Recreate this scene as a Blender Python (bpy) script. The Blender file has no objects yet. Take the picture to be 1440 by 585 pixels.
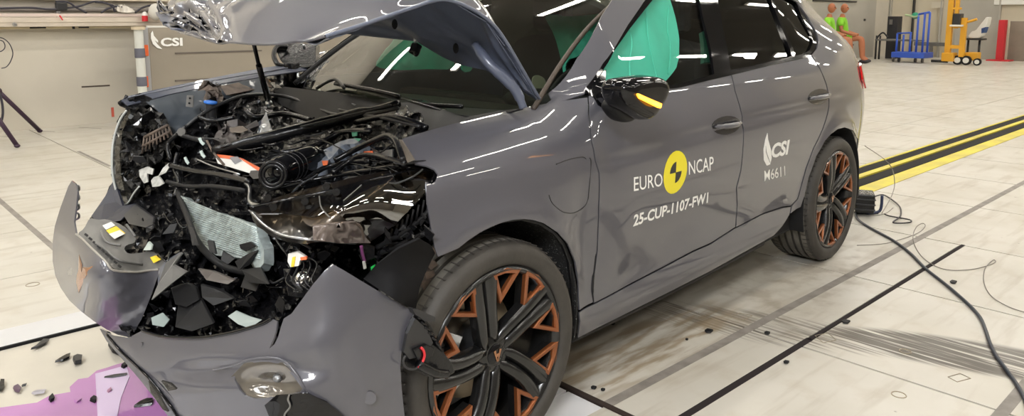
import bpy, bmesh, math, random
from mathutils import Vector, Matrix, noise
from mathutils.geometry import delaunay_2d_cdt
R = random.Random(7)
sc = bpy.context.scene
COL = sc.collection
# ------------------------------------------------------------------ camera
# world: X runs along the car towards its tail, Y to its right side, Z up; front axle at x = 0
CP = Vector((-1.5428, -2.4178, 1.3443)); YAW, PITCH, ROLL, F, PY = .7504, .1448, .0012, 1073.67, 178.73
fw = Vector((math.cos(PITCH)*math.cos(YAW), math.cos(PITCH)*math.sin(YAW), -math.sin(PITCH)))
r0 = Vector((math.sin(YAW), -math.cos(YAW), 0)); u0 = r0.cross(fw)
rt = r0*math.cos(ROLL)+u0*math.sin(ROLL); up = -r0*math.sin(ROLL)+u0*math.cos(ROLL)
cd = bpy.data.cameras.new('camera'); cam = bpy.data.objects.new('camera', cd); COL.objects.link(cam)
M3 = Matrix((rt, up, -fw)).transposed()
cam.matrix_world = Matrix.Translation(CP) @ M3.to_4x4()
cd.sensor_width = 36; cd.sensor_fit = 'HORIZONTAL'; cd.lens = F/1440*36
cd.shift_y = -(292.5-PY)/1440; cd.clip_start = .02; cd.clip_end = 200
sc.camera = cam
# ------------------------------------------------------------------ exposure and world
sc.view_settings.view_transform = 'Standard'; sc.view_settings.look = 'None'
sc.view_settings.gamma = 1; sc.view_settings.use_curve_mapping = False
sc.view_settings.exposure = 0.0
w = bpy.data.worlds.new('hall_air'); sc.world = w; w.use_nodes = True
bgn = w.node_tree.nodes['Background']; bgn.inputs[0].default_value = (.80, .74, .64, 1); bgn.inputs[1].default_value = .42
# hall frame: the car stands turned a little against the floor plates
HS = -.0669; HC, HN = math.cos(HS), math.sin(HS)
def H(x, y, z=0): return Vector((x*HC-y*HN, x*HN+y*HC, z))
HROT = HS
def area_light(name, loc, size, sy, power, col, rot=(0, 0, 0)):
    l = bpy.data.lights.new(name, 'AREA'); l.shape = 'RECTANGLE'; l.size = size; l.size_y = sy
    l.energy = power; l.color = col; o = bpy.data.objects.new(name, l); COL.objects.link(o)
    o.location = loc; o.rotation_euler = rot; return o
# hall flood lights over the crash lane
def aim(o, tgt): o.rotation_euler = (Vector(tgt)-o.location).to_track_quat('-Z', 'Y').to_euler()
fl = area_light('floodlight', H(-3.6, 1.6, 5.2), 2.2, 1.0, 105, (.90, .95, 1)); aim(fl, (-.4, 1.2, 0))
fl2 = area_light('floodlight', H(-3.6, -3.6, 3.6), 1.2, .8, 190, (.95, .97, 1)); aim(fl2, (-.7, -.6, .5))

# ------------------------------------------------------------------ helpers: points
def at(u, v, x=None, y=None, z=None, hx=None, hy=None, t=None):
    d = fw+rt*((u-720)/F)-up*((v-PY)/F)
    if t is not None: return CP+d*t
    if x is not None: return CP+d*((x-CP.x)/d.x)
    if y is not None: return CP+d*((y-CP.y)/d.y)
    if z is not None: return CP+d*((z-CP.z)/d.z)
    n = Vector((HC, HN, 0)) if hx is not None else Vector((-HN, HC, 0))
    k = hx if hx is not None else hy
    return CP+d*((k-CP.dot(n))/d.dot(n))
def pr(P):
    d = P-CP; q = d.dot(fw); return (720+F*d.dot(rt)/q, PY-F*d.dot(up)/q, q)
def lerp(a, b, t): return a+(b-a)*t
def tab(T, s):
    if s <= T[0][0]: return T[0][1]
    for i in range(len(T)-1):
        a, b = T[i], T[i+1]
        if s <= b[0]:
            p0 = T[i-1] if i else a; p3 = T[i+2] if i+2 < len(T) else b
            h = b[0]-a[0]; t = (s-a[0])/h
            m0 = (b[1]-p0[1])/(b[0]-p0[0])*h; m1 = (p3[1]-a[1])/(p3[0]-a[0])*h
            return (2*t**3-3*t*t+1)*a[1]+(t**3-2*t*t+t)*m0+(3*t*t-2*t**3)*b[1]+(t**3-t*t)*m1
    return T[-1][1]
def sm(a, b, x):
    t = min(1, max(0, (x-a)/(b-a))); return t*t*(3-2*t)
# ------------------------------------------------------------------ helpers: materials
def mat(name, col, rough=.5, metal=0, coat=0, spec=.5, emit=None, es=0, noise_s=0, noise_a=.15, bump=0, bs=40, trans=0, alpha=1, col2=None, crough=.03):
    m = bpy.data.materials.new(name); m.use_nodes = True; nt = m.node_tree; b = nt.nodes['Principled BSDF']
    b.inputs['Base Color'].default_value = (*col, 1); b.inputs['Roughness'].default_value = rough
    b.inputs['Metallic'].default_value = metal; b.inputs['Coat Weight'].default_value = coat; b.inputs['Coat Roughness'].default_value = crough
    b.inputs['Specular IOR Level'].default_value = spec
    b.inputs['Transmission Weight'].default_value = trans; b.inputs['Alpha'].default_value = alpha
    if emit: b.inputs['Emission Color'].default_value = (*emit, 1); b.inputs['Emission Strength'].default_value = es
    if noise_s or bump:
        tc = nt.nodes.new('ShaderNodeTexCoord'); n = nt.nodes.new('ShaderNodeTexNoise'); n.inputs['Scale'].default_value = noise_s or bs
        n.inputs['Detail'].default_value = 6; nt.links.new(tc.outputs['Object'], n.inputs['Vector'])
        if noise_s:
            r = nt.nodes.new('ShaderNodeValToRGB'); c2 = col2 or tuple(c*(1-noise_a*2) for c in col)
            r.color_ramp.elements[0].color = (*c2, 1); r.color_ramp.elements[1].color = (*col, 1)
            r.color_ramp.elements[0].position = .35; r.color_ramp.elements[1].position = .6
            nt.links.new(n.outputs['Fac'], r.inputs[0]); nt.links.new(r.outputs[0], b.inputs['Base Color'])
        if bump:
            n2 = nt.nodes.new('ShaderNodeTexNoise'); n2.inputs['Scale'].default_value = bs; n2.inputs['Detail'].default_value = 4
            nt.links.new(tc.outputs['Object'], n2.inputs['Vector'])
            bp = nt.nodes.new('ShaderNodeBump'); bp.inputs['Strength'].default_value = bump; bp.inputs['Distance'].default_value = .01
            nt.links.new(n2.outputs['Fac'], bp.inputs['Height']); nt.links.new(bp.outputs[0], b.inputs['Normal'])
    return m
def glass(name, tint, fac, rough=.0, ior=1.5):
    m = bpy.data.materials.new(name); m.use_nodes = True; nt = m.node_tree; nt.nodes.clear()
    o = nt.nodes.new('ShaderNodeOutputMaterial'); tr = nt.nodes.new('ShaderNodeBsdfTransparent'); tr.inputs[0].default_value = (*tint, 1)
    gl = nt.nodes.new('ShaderNodeBsdfGlossy'); gl.inputs['Roughness'].default_value = rough; gl.inputs[0].default_value = (1, 1, 1, 1)
    fr = nt.nodes.new('ShaderNodeFresnel'); fr.inputs[0].default_value = ior
    ma = nt.nodes.new('ShaderNodeMath'); ma.operation = 'MULTIPLY_ADD'; ma.inputs[1].default_value = 1; ma.inputs[2].default_value = fac; ma.use_clamp = True
    nt.links.new(fr.outputs[0], ma.inputs[0]); ge = nt.nodes.new('ShaderNodeNewGeometry'); sb = nt.nodes.new('ShaderNodeMath'); sb.operation = 'SUBTRACT'; sb.inputs[0].default_value = 1; nt.links.new(ge.outputs['Backfacing'], sb.inputs[1])
    m2 = nt.nodes.new('ShaderNodeMath'); m2.operation = 'MULTIPLY'; nt.links.new(ma.outputs[0], m2.inputs[0]); nt.links.new(sb.outputs[0], m2.inputs[1]); ma = m2
    mx = nt.nodes.new('ShaderNodeMixShader'); nt.links.new(ma.outputs[0], mx.inputs[0])
    nt.links.new(tr.outputs[0], mx.inputs[1]); nt.links.new(gl.outputs[0], mx.inputs[2]); nt.links.new(mx.outputs[0], o.inputs[0])
    return m
PAINT = mat('grey_car_paint', (.088, .087, .103), .42, .1, 1, .35, crough=.02)
UNDER = mat('grey_blue_underside_paint', (.105, .122, .175), .32, .1, .5, crough=.1)
PLAS = mat('black_plastic', (.006, .006, .007), .24, 0, 0, .4, bump=.15, bs=60)
MATTE = mat('matte_black_plastic', (.010, .010, .011), .5, spec=.25)
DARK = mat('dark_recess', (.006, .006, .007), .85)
GLOSS = mat('gloss_black', (.005, .005, .006), .05, 0, 0, .4)
GREYP = mat('grey_plastic', (.16, .155, .145), .45, noise_s=9, noise_a=.12)
DGREY = mat('dark_grey_plastic', (.022, .022, .024), .38)
STEEL = mat('bare_steel', (.55, .56, .58), .28, 1)
ALU = mat('cast_aluminium', (.33, .34, .36), .42, .9, noise_s=18, noise_a=.2)
CHROME = mat('bright_chrome', (.8, .8, .82), .08, 1)
RUBBER = mat('tyre_rubber', (.048, .043, .037), .62, noise_s=14, noise_a=.12, bump=.1, bs=90)
DUSTY = mat('dusty_tread_rubber', (.15, .14, .12), .8, noise_s=10, noise_a=.2)
COPPER = mat('copper_paint', (.27, .088, .030), .32, .6, .3)
EMBL = mat('copper_metal', (.48, .24, .13), .25, .9, .4)
RIMB = mat('gloss_black_alloy', (.012, .012, .012), .26, .2, .35, crough=.12)
TEAL = mat('teal_airbag_cloth', (.12, .74, .57), .75, noise_s=5, noise_a=.08, bump=.25, bs=9)
WHITEP = mat('white_plastic', (.75, .74, .7), .4)
WHITED = mat('white_decal', (.86, .86, .84), .4)
YELD = mat('yellow_decal', (.85, .74, .02), .4)
BLKD = mat('black_decal', (.01, .01, .01), .35)
ORANGE = mat('orange_plastic', (.75, .13, .03), .45)
GREEN = mat('green_plastic', (.02, .55, .10), .4)
TEALP = mat('teal_green_plastic', (.02, .3, .17), .4)
BLUE = mat('blue_plastic', (.05, .22, .75), .4)
RED = mat('red_plastic', (.6, .02, .03), .4)
BROWNT = mat('brown_foam', (.15, .11, .085), .7, noise_s=25, noise_a=.25)
YLAB = mat('yellow_label', (.85, .6, .03), .5)
WLAB = mat('white_label', (.7, .7, .66), .5)
RADI = mat('pale_radiator_aluminium', (.56, .64, .64), .42, .55, noise_s=30, noise_a=.18)
LINER = mat('speckled_black_felt', (.012, .012, .012), .95, noise_s=160, col2=(.012, .012, .012), bump=.6, bs=160)
LINER.node_tree.nodes['Color Ramp'].color_ramp.elements[0].position = .62
LINER.node_tree.nodes['Color Ramp'].color_ramp.elements[1].position = .72
LINER.node_tree.nodes['Color Ramp'].color_ramp.elements[1].color = (.25, .25, .25, 1)
SEATM = mat('dark_seat_fabric', (.018, .018, .02), .8)
AMBER = mat('lit_amber_lens', (.9, .35, .02), .3, emit=(1, .36, .02), es=5)
REDL = mat('red_tail_lens', (.50, .008, .01), .12, 0, 1, emit=(1, .03, .02), es=.12)
WSG = glass('windscreen_glass', (.66, .69, .63), .05)
SIDEG = glass('side_glass', (.90, .93, .91), .03)
PRIV = glass('privacy_glass', (.12, .13, .12), .04)
LENS = glass('lamp_lens_glass', (.45, .40, .33), .16)
CLEAR = glass('clear_lens_glass', (.85, .86, .85), .10)
# ------------------------------------------------------------------ helpers: objects
W = {}
def base(o, parent=None, world=None):
    if world is None: world = Matrix.Identity(4)
    W[o.name] = world
    if parent is not None:
        o.parent = parent; o.matrix_parent_inverse = W[parent.name].inverted()
    o.matrix_basis = world
def thing(name, label, cat, loc, group=None, rz=0):
    o = bpy.data.objects.new(name, None); COL.objects.link(o); o.empty_display_size = .1
    base(o, None, Matrix.Translation(loc) @ Matrix.Rotation(rz, 4, 'Z'))
    o['label'] = label; o['category'] = cat
    if group: o['group'] = group
    return o
def tag(o, label, cat, group=None):
    o['label'] = label; o['category'] = cat
    if group: o['group'] = group
    return o
def link(name, me, m, parent=None, label=None, world=None, smooth=False):
    if m: me.materials.append(m)
    if smooth: me.shade_smooth()
    o = bpy.data.objects.new(name, me); COL.objects.link(o); base(o, parent, world)
    if label: o['label'] = label
    return o
def frombm(name, bm, m, parent=None, label=None, world=None, smooth=False, recalc=True):
    if recalc: bmesh.ops.recalc_face_normals(bm, faces=bm.faces[:])
    me = bpy.data.meshes.new(name); bm.to_mesh(me); bm.free()
    return link(name, me, m, parent, label, world, smooth)
def pip(p, poly):
    c = False; n = len(poly); j = n-1
    for i in range(n):
        a, b = poly[i], poly[j]
        if (a[1] > p[1]) != (b[1] > p[1]) and p[0] < (b[0]-a[0])*(p[1]-a[1])/(b[1]-a[1])+a[0]: c = not c
        j = i
    return c
def dense(poly, sp):
    out = []
    for i in range(len(poly)):
        a, b = Vector(poly[i]), Vector(poly[(i+1) % len(poly)]); n = max(1, int((b-a).length/sp+.5))
        for k in range(n): out.append(a.lerp(b, k/n))
    return out
def rounded(poly, it=2):
    P = [Vector(p) for p in poly]
    for _ in range(it):
        Q = []
        for i in range(len(P)):
            a, b = P[i], P[(i+1) % len(P)]; Q += [a.lerp(b, .22), a.lerp(b, .78)]
        P = Q
    return P
def sheet(name, poly, fmap, m, parent=None, thick=.004, sp=.03, holes=(), label=None, eps=1e-3, flip=None, smooth=True):
    """curved panel: outline in parameter space, fmap -> 3D; real thickness, analytic normals on the face"""
    loops = [dense(poly, sp)]+[dense(h, sp) for h in holes]
    vs, ed = [], []
    for L in loops:
        k = len(vs); vs += [Vector((p[0], p[1])) for p in L]; ed += [(k+i, k+(i+1) % len(L)) for i in range(len(L))]
    nb = len(vs); x0 = min(v.x for v in vs); x1 = max(v.x for v in vs); y0 = min(v.y for v in vs); y1 = max(v.y for v in vs)
    bx = list(vs); yy = y0+sp*.5; row = 0
    while yy < y1:
        xx = x0+sp*(.5 if row % 2 else .25)
        while xx < x1:
            if pip((xx, yy), loops[0]) and not any(pip((xx, yy), h) for h in loops[1:]):
                q = Vector((xx, yy))
                if min((q-b).length_squared for b in bx) > (sp*.45)**2: vs.append(q)
            xx += sp
        yy += sp*.87; row += 1
    ov, oe, of, *_ = delaunay_2d_cdt(vs, ed, [], 0, 1e-6)
    tris = []
    for f in of:
        c = sum((ov[i] for i in f), Vector((0, 0)))/len(f)
        if pip(c, loops[0]) and not any(pip(c, h) for h in loops[1:]): tris.append(tuple(f))
    P = [fmap(v.x, v.y) for v in ov]; N = []
    for v, p in zip(ov, P):
        a = fmap(v.x+eps, v.y)-fmap(v.x-eps, v.y); b = fmap(v.x, v.y+eps)-fmap(v.x, v.y-eps)
        n = a.cross(b); N.append(n.normalized() if n.length > 1e-14 else Vector((0, -1, 0)))
    mid = len(P)//2
    c = sum(P, Vector())/len(P); nn = sum(N, Vector())
    s = 1 if nn.dot(CP-c) > 0 else -1
    if flip: s = -s
    N = [n*s for n in N]; n = len(P)
    ecount = {}
    F_ = []
    for t in tris:
        a, b, c_ = P[t[0]], P[t[1]], P[t[2]]
        g = (b-a).cross(c_-a)
        if g.dot(N[t[0]]) < 0: t = t[::-1]
        F_.append(t)
        for i in range(len(t)):
            e = (t[i], t[(i+1) % len(t)]); ecount[e] = 1
    V_ = P+[p-q*thick for p, q in zip(P, N)]
    NN = N+[-q for q in N]
    faces = list(F_)+[tuple(i+n for i in f[::-1]) for f in F_]
    for (a, b) in list(ecount):
        if (b, a) not in ecount:
            k = len(V_); V_ += [P[a], P[b], P[b]-N[b]*thick, P[a]-N[a]*thick]
            en = (P[b]-P[a]).cross(N[a]).normalized(); NN += [en]*4; faces.append((k+3, k+2, k+1, k))
    me = bpy.data.meshes.new(name); me.from_pydata([tuple(p) for p in V_], [], faces); me.update()
    if smooth:
        me.shade_smooth(); me.normals_split_custom_set_from_vertices([tuple(q) for q in NN])
    return link(name, me, m, parent, label)
def tps(ctrl):
    """smooth surface through points of known depth"""
    C = []
    for c in ctrl:
        u, v, kw = c; p = at(u, v, **kw); C.append((u/100, v/100, (p-CP).dot(fw)))
    n = len(C)
    def k(r2): return 0 if r2 < 1e-12 else .5*r2*math.log(r2)
    A = [[0.0]*(n+3) for _ in range(n+3)]; B = [0.0]*(n+3)
    for i in range(n):
        for j in range(n): A[i][j] = k((C[i][0]-C[j][0])**2+(C[i][1]-C[j][1])**2)
        A[i][i] += 1e-4
        A[i][n:n+3] = [1, C[i][0], C[i][1]]; A[n][i] = 1; A[n+1][i] = C[i][0]; A[n+2][i] = C[i][1]; B[i] = C[i][2]
    N_ = n+3
    for i in range(N_):
        pv = max(range(i, N_), key=lambda r: abs(A[r][i])); A[i], A[pv] = A[pv], A[i]; B[i], B[pv] = B[pv], B[i]
        for r in range(i+1, N_):
            f = A[r][i]/A[i][i]
            if f:
                for c_ in range(i, N_): A[r][c_] -= f*A[i][c_]
                B[r] -= f*B[i]
    X = [0]*N_
    for i in range(N_-1, -1, -1): X[i] = (B[i]-sum(A[i][c_]*X[c_] for c_ in range(i+1, N_)))/A[i][i]
    return lambda u, v: X[n]+X[n+1]*u/100+X[n+2]*v/100+sum(X[i]*k((u/100-C[i][0])**2+(v/100-C[i][1])**2) for i in range(n))
def relief(name, poly, ctrl, m, parent=None, thick=.003, sp=12, crump=0, cs=20, holes=(), label=None, smooth=True, seed=0, bulge=None):
    """warped panel: outline, with the depth known at ctrl points, smooth or crumpled between"""
    T = ctrl if callable(ctrl) else tps(ctrl)
    def fmap(u, v):
        t = T(u, v)
        if crump:
            q = Vector((u/cs, v/cs, seed)); t += crump*(abs(noise.noise(q))*1.6-.4+.5*noise.noise(q*2.3))
        if bulge: t += bulge(u, v)
        return at(u, v, t=t)
    return sheet(name, poly, fmap, m, parent, thick, sp, holes, label, eps=.5, smooth=smooth)
def tube(name, pts, r, m, parent=None, label=None, res=8, bm=None, sub=6, closed=False):
    P = [Vector(p) for p in pts]; Q = []
    if len(P) > 2 and sub > 1:
        n = len(P)
        for i in range(n if closed else n-1):
            p0 = P[(i-1) % n] if (i or closed) else P[0]; p1 = P[i]; p2 = P[(i+1) % n]; p3 = P[(i+2) % n] if (i+2 < n or closed) else P[-1]
            for k in range(sub):
                t = k/sub
                Q.append(.5*((2*p1)+(p2-p0)*t+(2*p0-5*p1+4*p2-p3)*t*t+(3*p1-p0-3*p2+p3)*t**3))
        if not closed: Q.append(P[-1])
    else: Q = P
    own = bm is None
    if own: bm = bmesh.new()
    rings = []; n = len(Q)
    T = [(Q[(i+1) % n]-Q[i-1] if closed else Q[min(i+1, n-1)]-Q[max(i-1, 0)]).normalized() for i in range(n)]
    a = T[0].orthogonal().normalized()
    for i in range(n):
        a = (a-T[i]*a.dot(T[i]));
        a = a.normalized() if a.length > 1e-6 else T[i].orthogonal().normalized()
        b = T[i].cross(a); rr = r[min(len(r)-1, int(i/(n-1)*(len(r)-1)+.5))] if isinstance(r, (list, tuple)) else r
        rings.append([bm.verts.new(Q[i]+(a*math.cos(2*math.pi*j/res)+b*math.sin(2*math.pi*j/res))*rr) for j in range(res)])
    for i in range(n if closed else n-1):
        for j in range(res): bm.faces.new((rings[i][j], rings[i][(j+1) % res], rings[(i+1) % n][(j+1) % res], rings[(i+1) % n][j]))
    if not closed: bm.faces.new(rings[0][::-1]); bm.faces.new(rings[-1])
    if own: return frombm(name, bm, m, parent, label, smooth=True)
def boxbm(bm, c, s, rot=None, bev=0):
    c = Vector(c); R_ = rot or Matrix.Identity(3); vs = []
    for i in (-1, 1):
        for j in (-1, 1):
            for k in (-1, 1): vs.append(bm.verts.new(c+R_ @ Vector((i*s[0]/2, j*s[1]/2, k*s[2]/2))))
    fs = [bm.faces.new([vs[i] for i in f]) for f in ((0, 1, 3, 2), (4, 6, 7, 5), (0, 4, 5, 1), (2, 3, 7, 6), (0, 2, 6, 4), (1, 5, 7, 3))]
    if bev:
        es = list({e for f in fs for e in f.edges}); bmesh.ops.bevel(bm, geom=es, offset=bev, segments=2, affect='EDGES', profile=.5)
def box(name, c, s, m, parent=None, rot=None, bev=.004, label=None):
    bm = bmesh.new(); boxbm(bm, c, s, rot, bev); return frombm(name, bm, m, parent, label)
def rotz(a): return Matrix.Rotation(a, 3, 'Z')
HR = rotz(HS)
def hbox(name, c, s, m, parent=None, bev=.004, label=None, extra=0):
    return box(name, H(*c), s, m, parent, rotz(HS+extra), bev, label)
def slab(name, pts, ex, m, parent=None, label=None, bev=0, bm=None):
    """extruded polygon: pts 3D outline, ex extrusion vector"""
    own = bm is None
    if own: bm = bmesh.new()
    A = [bm.verts.new(p) for p in pts]; B = [bm.verts.new(Vector(p)+ex) for p in pts]; n = len(A)
    fs = [bm.faces.new(A), bm.faces.new(B[::-1])]+[bm.faces.new((A[i], B[i], B[(i+1) % n], A[(i+1) % n])) for i in range(n)]
    if bev: bmesh.ops.bevel(bm, geom=list({e for f in fs for e in f.edges}), offset=bev, segments=2, affect='EDGES', profile=.5)
    if own: return frombm(name, bm, m, parent, label)
def plate(name, px, kw, ex, m, parent=None, label=None, bev=0):
    return slab(name, [at(u, v, **kw) for u, v in px], Vector(ex), m, parent, label, bev)
def lathe(name, prof, c, axis, m, parent=None, seg=32, label=None, world=None, smooth=True, bm=None, ang=None):
    """prof: (radius, along-axis) pairs"""
    own = bm is None
    if own: bm = bmesh.new()
    ax = Vector(axis).normalized(); a = ax.orthogonal().normalized(); b = ax.cross(a); c = Vector(c); rings = []
    for rr, h in prof:
        rings.append([bm.verts.new(c+ax*h+(a*math.cos(2*math.pi*j/seg)+b*math.sin(2*math.pi*j/seg))*max(rr, 1e-4)) for j in range(seg)])
    for i in range(len(prof)-1):
        for j in range(seg): bm.faces.new((rings[i][j], rings[i][(j+1) % seg], rings[i+1][(j+1) % seg], rings[i+1][j]))
    if prof[0][0] != prof[-1][0] or prof[0][1] != prof[-1][1]:
        bm.faces.new(rings[0][::-1]); bm.faces.new(rings[-1])
    if own:
        o = frombm(name, bm, m, parent, label, world, smooth=smooth)
        if smooth:
            o.modifiers.new('es', 'EDGE_SPLIT').split_angle = math.radians(38)
        return o
def ball(name, c, s, m, parent=None, rot=None, label=None, n=2):
    bm = bmesh.new(); bmesh.ops.create_icosphere(bm, subdivisions=n, radius=1)
    R_ = rot or Matrix.Identity(3)
    for v in bm.verts: v.co = Vector(c)+R_ @ Vector((v.co.x*s[0], v.co.y*s[1], v.co.z*s[2]))
    return frombm(name, bm, m, parent, label, smooth=True)
def textgeo(name, s, fmap4, m, parent=None, label=None, bold=0, shear=0, aspect_fix=True):
    """letters as thin geometry; fmap4(a,b) maps the unit text box to 3D"""
    cu = bpy.data.curves.new(name, 'FONT'); cu.body = s; cu.offset = bold; cu.resolution_u = 3; cu.shear = shear
    to = bpy.data.objects.new(name, cu); COL.objects.link(to)
    dg = bpy.context.evaluated_depsgraph_get(); me = bpy.data.meshes.new_from_object(to.evaluated_get(dg))
    bpy.data.objects.remove(to)
    xs = [v.co.x for v in me.vertices]; ys = [v.co.y for v in me.vertices]
    x0, x1, y0, y1 = min(xs), max(xs), min(ys), max(ys)
    for v in me.vertices: v.co = fmap4((v.co.x-x0)/(x1-x0), (v.co.y-y0)/(y1-y0))
    me.materials.clear(); return link(name, me, m, parent, label)
def struct(o): o['kind'] = 'structure'; return o
# ------------------------------------------------------------------ the hall: floor
def floor_mat():
    m = mat('painted_floor_plates', (.60, .575, .515), .42, 0, .25, .4, crough=.25); nt = m.node_tree; b = nt.nodes['Principled BSDF']
    g = nt.nodes.new('ShaderNodeNewGeometry'); L = nt.links.new
    mp = nt.nodes.new('ShaderNodeMapping'); mp.vector_type = 'POINT'; mp.inputs['Rotation'].default_value = (0, 0, -HS); L(g.outputs['Position'], mp.inputs[0])
    def noi(sc_, det=5, src=mp, stretch=None):
        v = src.outputs[0]
        if stretch:
            q = nt.nodes.new('ShaderNodeMapping'); q.inputs['Scale'].default_value = stretch; L(v, q.inputs[0]); v = q.outputs[0]
        n = nt.nodes.new('ShaderNodeTexNoise'); n.inputs['Scale'].default_value = sc_; n.inputs['Detail'].default_value = det; L(v, n.inputs['Vector']); return n.outputs['Fac']
    def ramp(f, p0, p1):
        r = nt.nodes.new('ShaderNodeMapRange'); r.inputs['From Min'].default_value = p0; r.inputs['From Max'].default_value = p1; r.interpolation_type = 'SMOOTHSTEP'; L(f, r.inputs[0]); return r.outputs[0]
    def mul(a, c):
        q = nt.nodes.new('ShaderNodeMath'); q.operation = 'MULTIPLY'; L(a, q.inputs[0])
        if isinstance(c, float): q.inputs[1].default_value = c
        else: L(c, q.inputs[1])
        return q.outputs[0]
    def mix(f, c1, c2):
        q = nt.nodes.new('ShaderNodeMix'); q.data_type = 'RGBA'; L(f, q.inputs[0])
        if isinstance(c1, tuple): q.inputs[6].default_value = (*c1, 1)
        else: L(c1, q.inputs[6])
        q.inputs[7].default_value = (*c2, 1); return q.outputs[2]
    def patch(cx, cy, ang, hl, hw, soft=.6):   # elongated worn area on the floor
        q = nt.nodes.new('ShaderNodeMapping'); q.vector_type = 'TEXTURE'; q.inputs['Location'].default_value = (cx, cy, 0); q.inputs['Rotation'].default_value = (0, 0, ang); q.inputs['Scale'].default_value = (hl, hw, 1); L(mp.outputs[0], q.inputs[0])
        gr = nt.nodes.new('ShaderNodeTexGradient'); gr.gradient_type = 'SPHERICAL'; L(q.outputs[0], gr.inputs[0]); return ramp(gr.outputs['Fac'], 0, soft)
    c = mix(ramp(noi(1.3), .35, .75), (.60, .575, .515), (.52, .49, .42))
    c = mix(mul(ramp(noi(7), .5, .75), .35), c, (.42, .36, .27))
    c = mix(mul(ramp(noi(4, 8, stretch=(.35, 3, 1)), .52, .68), .35), c, (.34, .29, .22))
    fine = noi(22, 6, stretch=(2.6, .09, 1))
    # tyre and drag marks
    c = mix(mul(mul(patch(1.95, -1.68, 1.95, .66, .19, .30), ramp(fine, .34, .50)), .97), c, (.075, .062, .048))
    c = mix(mul(mul(patch(1.60, -.95, 1.95, .65, .2, .35), ramp(fine, .42, .6)), .75), c, (.12, .10, .08))
    c = mix(mul(mul(patch(1.0, -.72, 0, .9, .26, .5), ramp(noi(9, 8, stretch=(.4, 2, 1)), .38, .60)), .8), c, (.27, .20, .12))
    c = mix(mul(mul(patch(2.3, -.75, .1, 1.2, .4, .5), ramp(noi(6, 8), .45, .65)), .5), c, (.25, .20, .14))
    c = mix(mul(ramp(noi(17, 3), .72, .78), .6), c, (.12, .09, .07))
    L(c, b.inputs['Base Color'])
    r = ramp(noi(3), .3, .8); q = nt.nodes.new('ShaderNodeMath'); q.operation = 'MULTIPLY_ADD'; q.inputs[1].default_value = .25; q.inputs[2].default_value = .34; L(r, q.inputs[0]); L(q.outputs[0], b.inputs['Roughness'])
    return m
FLOOR = floor_mat()
JOINT = mat('joint_dirt', (.05, .042, .035), .9)
floor = struct(hbox('floor', (8.5, -.5, -.06), (37, 18, .08), JOINT, bev=0))
hxs = [-9.2, -7.24, -5.28, -4.3, -3.32, -2.34, -1.36, -.38, .57, 1.53, 2.55, 3.57, 4.65, 5.72, 6.74, 7.76, 8.78, 9.8, 10.82, 11.84]
hys = [-9, -6.4, -3.8, -2.84, -1.88, -.92, -.215, .285, 1.05, 2.03, 3.0, 3.98, 4.92, 5.93, 6.94, 7.95]
PM = {}
def floor_plate(x0, x1, y0, y1):
    k = (round(x1-x0, 3), round(y1-y0, 3))
    if k not in PM:
        bm = bmesh.new(); boxbm(bm, (0, 0, -.01), (k[0]-.012, k[1]-.006, .02)); me = bpy.data.meshes.new('floor_plate'); bmesh.ops.recalc_face_normals(bm, faces=bm.faces[:]); bm.to_mesh(me); bm.free(); me.materials.append(FLOOR); PM[k] = me
    o = bpy.data.objects.new('floor_plate', PM[k]); COL.objects.link(o)
    base(o, floor, Matrix.Translation(H((x0+x1)/2, (y0+y1)/2, 0)) @ Matrix.Rotation(HS, 4, 'Z'))
for i in range(len(hxs)-1):
    for j in range(len(hys)-1):
        x0, x1, y0, y1 = hxs[i], hxs[i+1], hys[j], hys[j+1]
        if y0 == -.215 and x0 >= .5: continue
        if x0 < .5 and -.95 < y0 < 1.0: continue
        if y0 == -1.88 and .5 < x0 < 3.5:
            floor_plate(x0, x1, -1.88, -1.16); floor_plate(x0, x1, -1.138, -.92)
        elif y0 == 1.05 and x0 < .5: floor_plate(x0, x1, 1.27, 2.03)
        else: floor_plate(x0, x1, y0, y1)
bm = bmesh.new()
for i in range(15):
    for j in range(len(hys)-1):
        if hys[j] == -.215: continue
        boxbm(bm, H(11.84+1.02*i+.51, (hys[j]+hys[j+1])/2, -.01), (1.012, hys[j+1]-hys[j]-.008, .02), HR)
o = frombm('distant_floor_plates', bm, FLOOR, floor); o['kind'] = 'stuff'
SLD = mat('slot_dark', (.014, .008, .009), .95)
hbox('slot_bottom', (2.6, -1.149, .0002), (1.97, .019, .001), SLD, floor, 0); hbox('slot_bottom', (1.1, -1.149, .0002), (1.05, .030, .001), SLD, floor, 0)
STRIPE = mat('grey_floor_stripe', (.27, .245, .22), .6, noise_s=12, noise_a=.15)
for (a, b_, y) in ((.57, 16, -.92), (.57, 9, -1.88)): hbox('grey_stripe', ((a+b_)/2, y, .0006), (b_-a, .042, .001), STRIPE, floor, 0)
hbox('grey_stripe', (-.38, 3.2, .0006), (.035, 2.4, .001), STRIPE, floor, 0)
hbox('grey_stripe', (.6, 5.4, .0006), (.03, 1.05, .001), STRIPE, floor, 0)
RINGM = mat('faded_tan_mark', (.36, .31, .23), .6)
for u, v, rr0 in ((1273, 494, .022), (1264, 555, .024), (46, 400, .03), (1078, 447, .0)):
    if rr0: tube('floor_ring', [at(u, v, z=.001)+Vector((math.cos(t), math.sin(t), 0))*rr0 for t in [i*math.pi/6 for i in range(12)]], .0022, RINGM, floor, closed=True, sub=2, res=5)
for L in ([(1146, 472), (1164, 468), (1176, 478), (1158, 482)], [(1333, 530), (1350, 525), (1365, 532), (1346, 537)], [(1027, 446), (1040, 440), (1058, 444), (1046, 450)]):
    q = [at(u, v, z=.0012) for u, v in L]; tube('inspection_lid_outline', q+[q[0]], .0016, RINGM, floor, sub=1, res=4)
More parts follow.
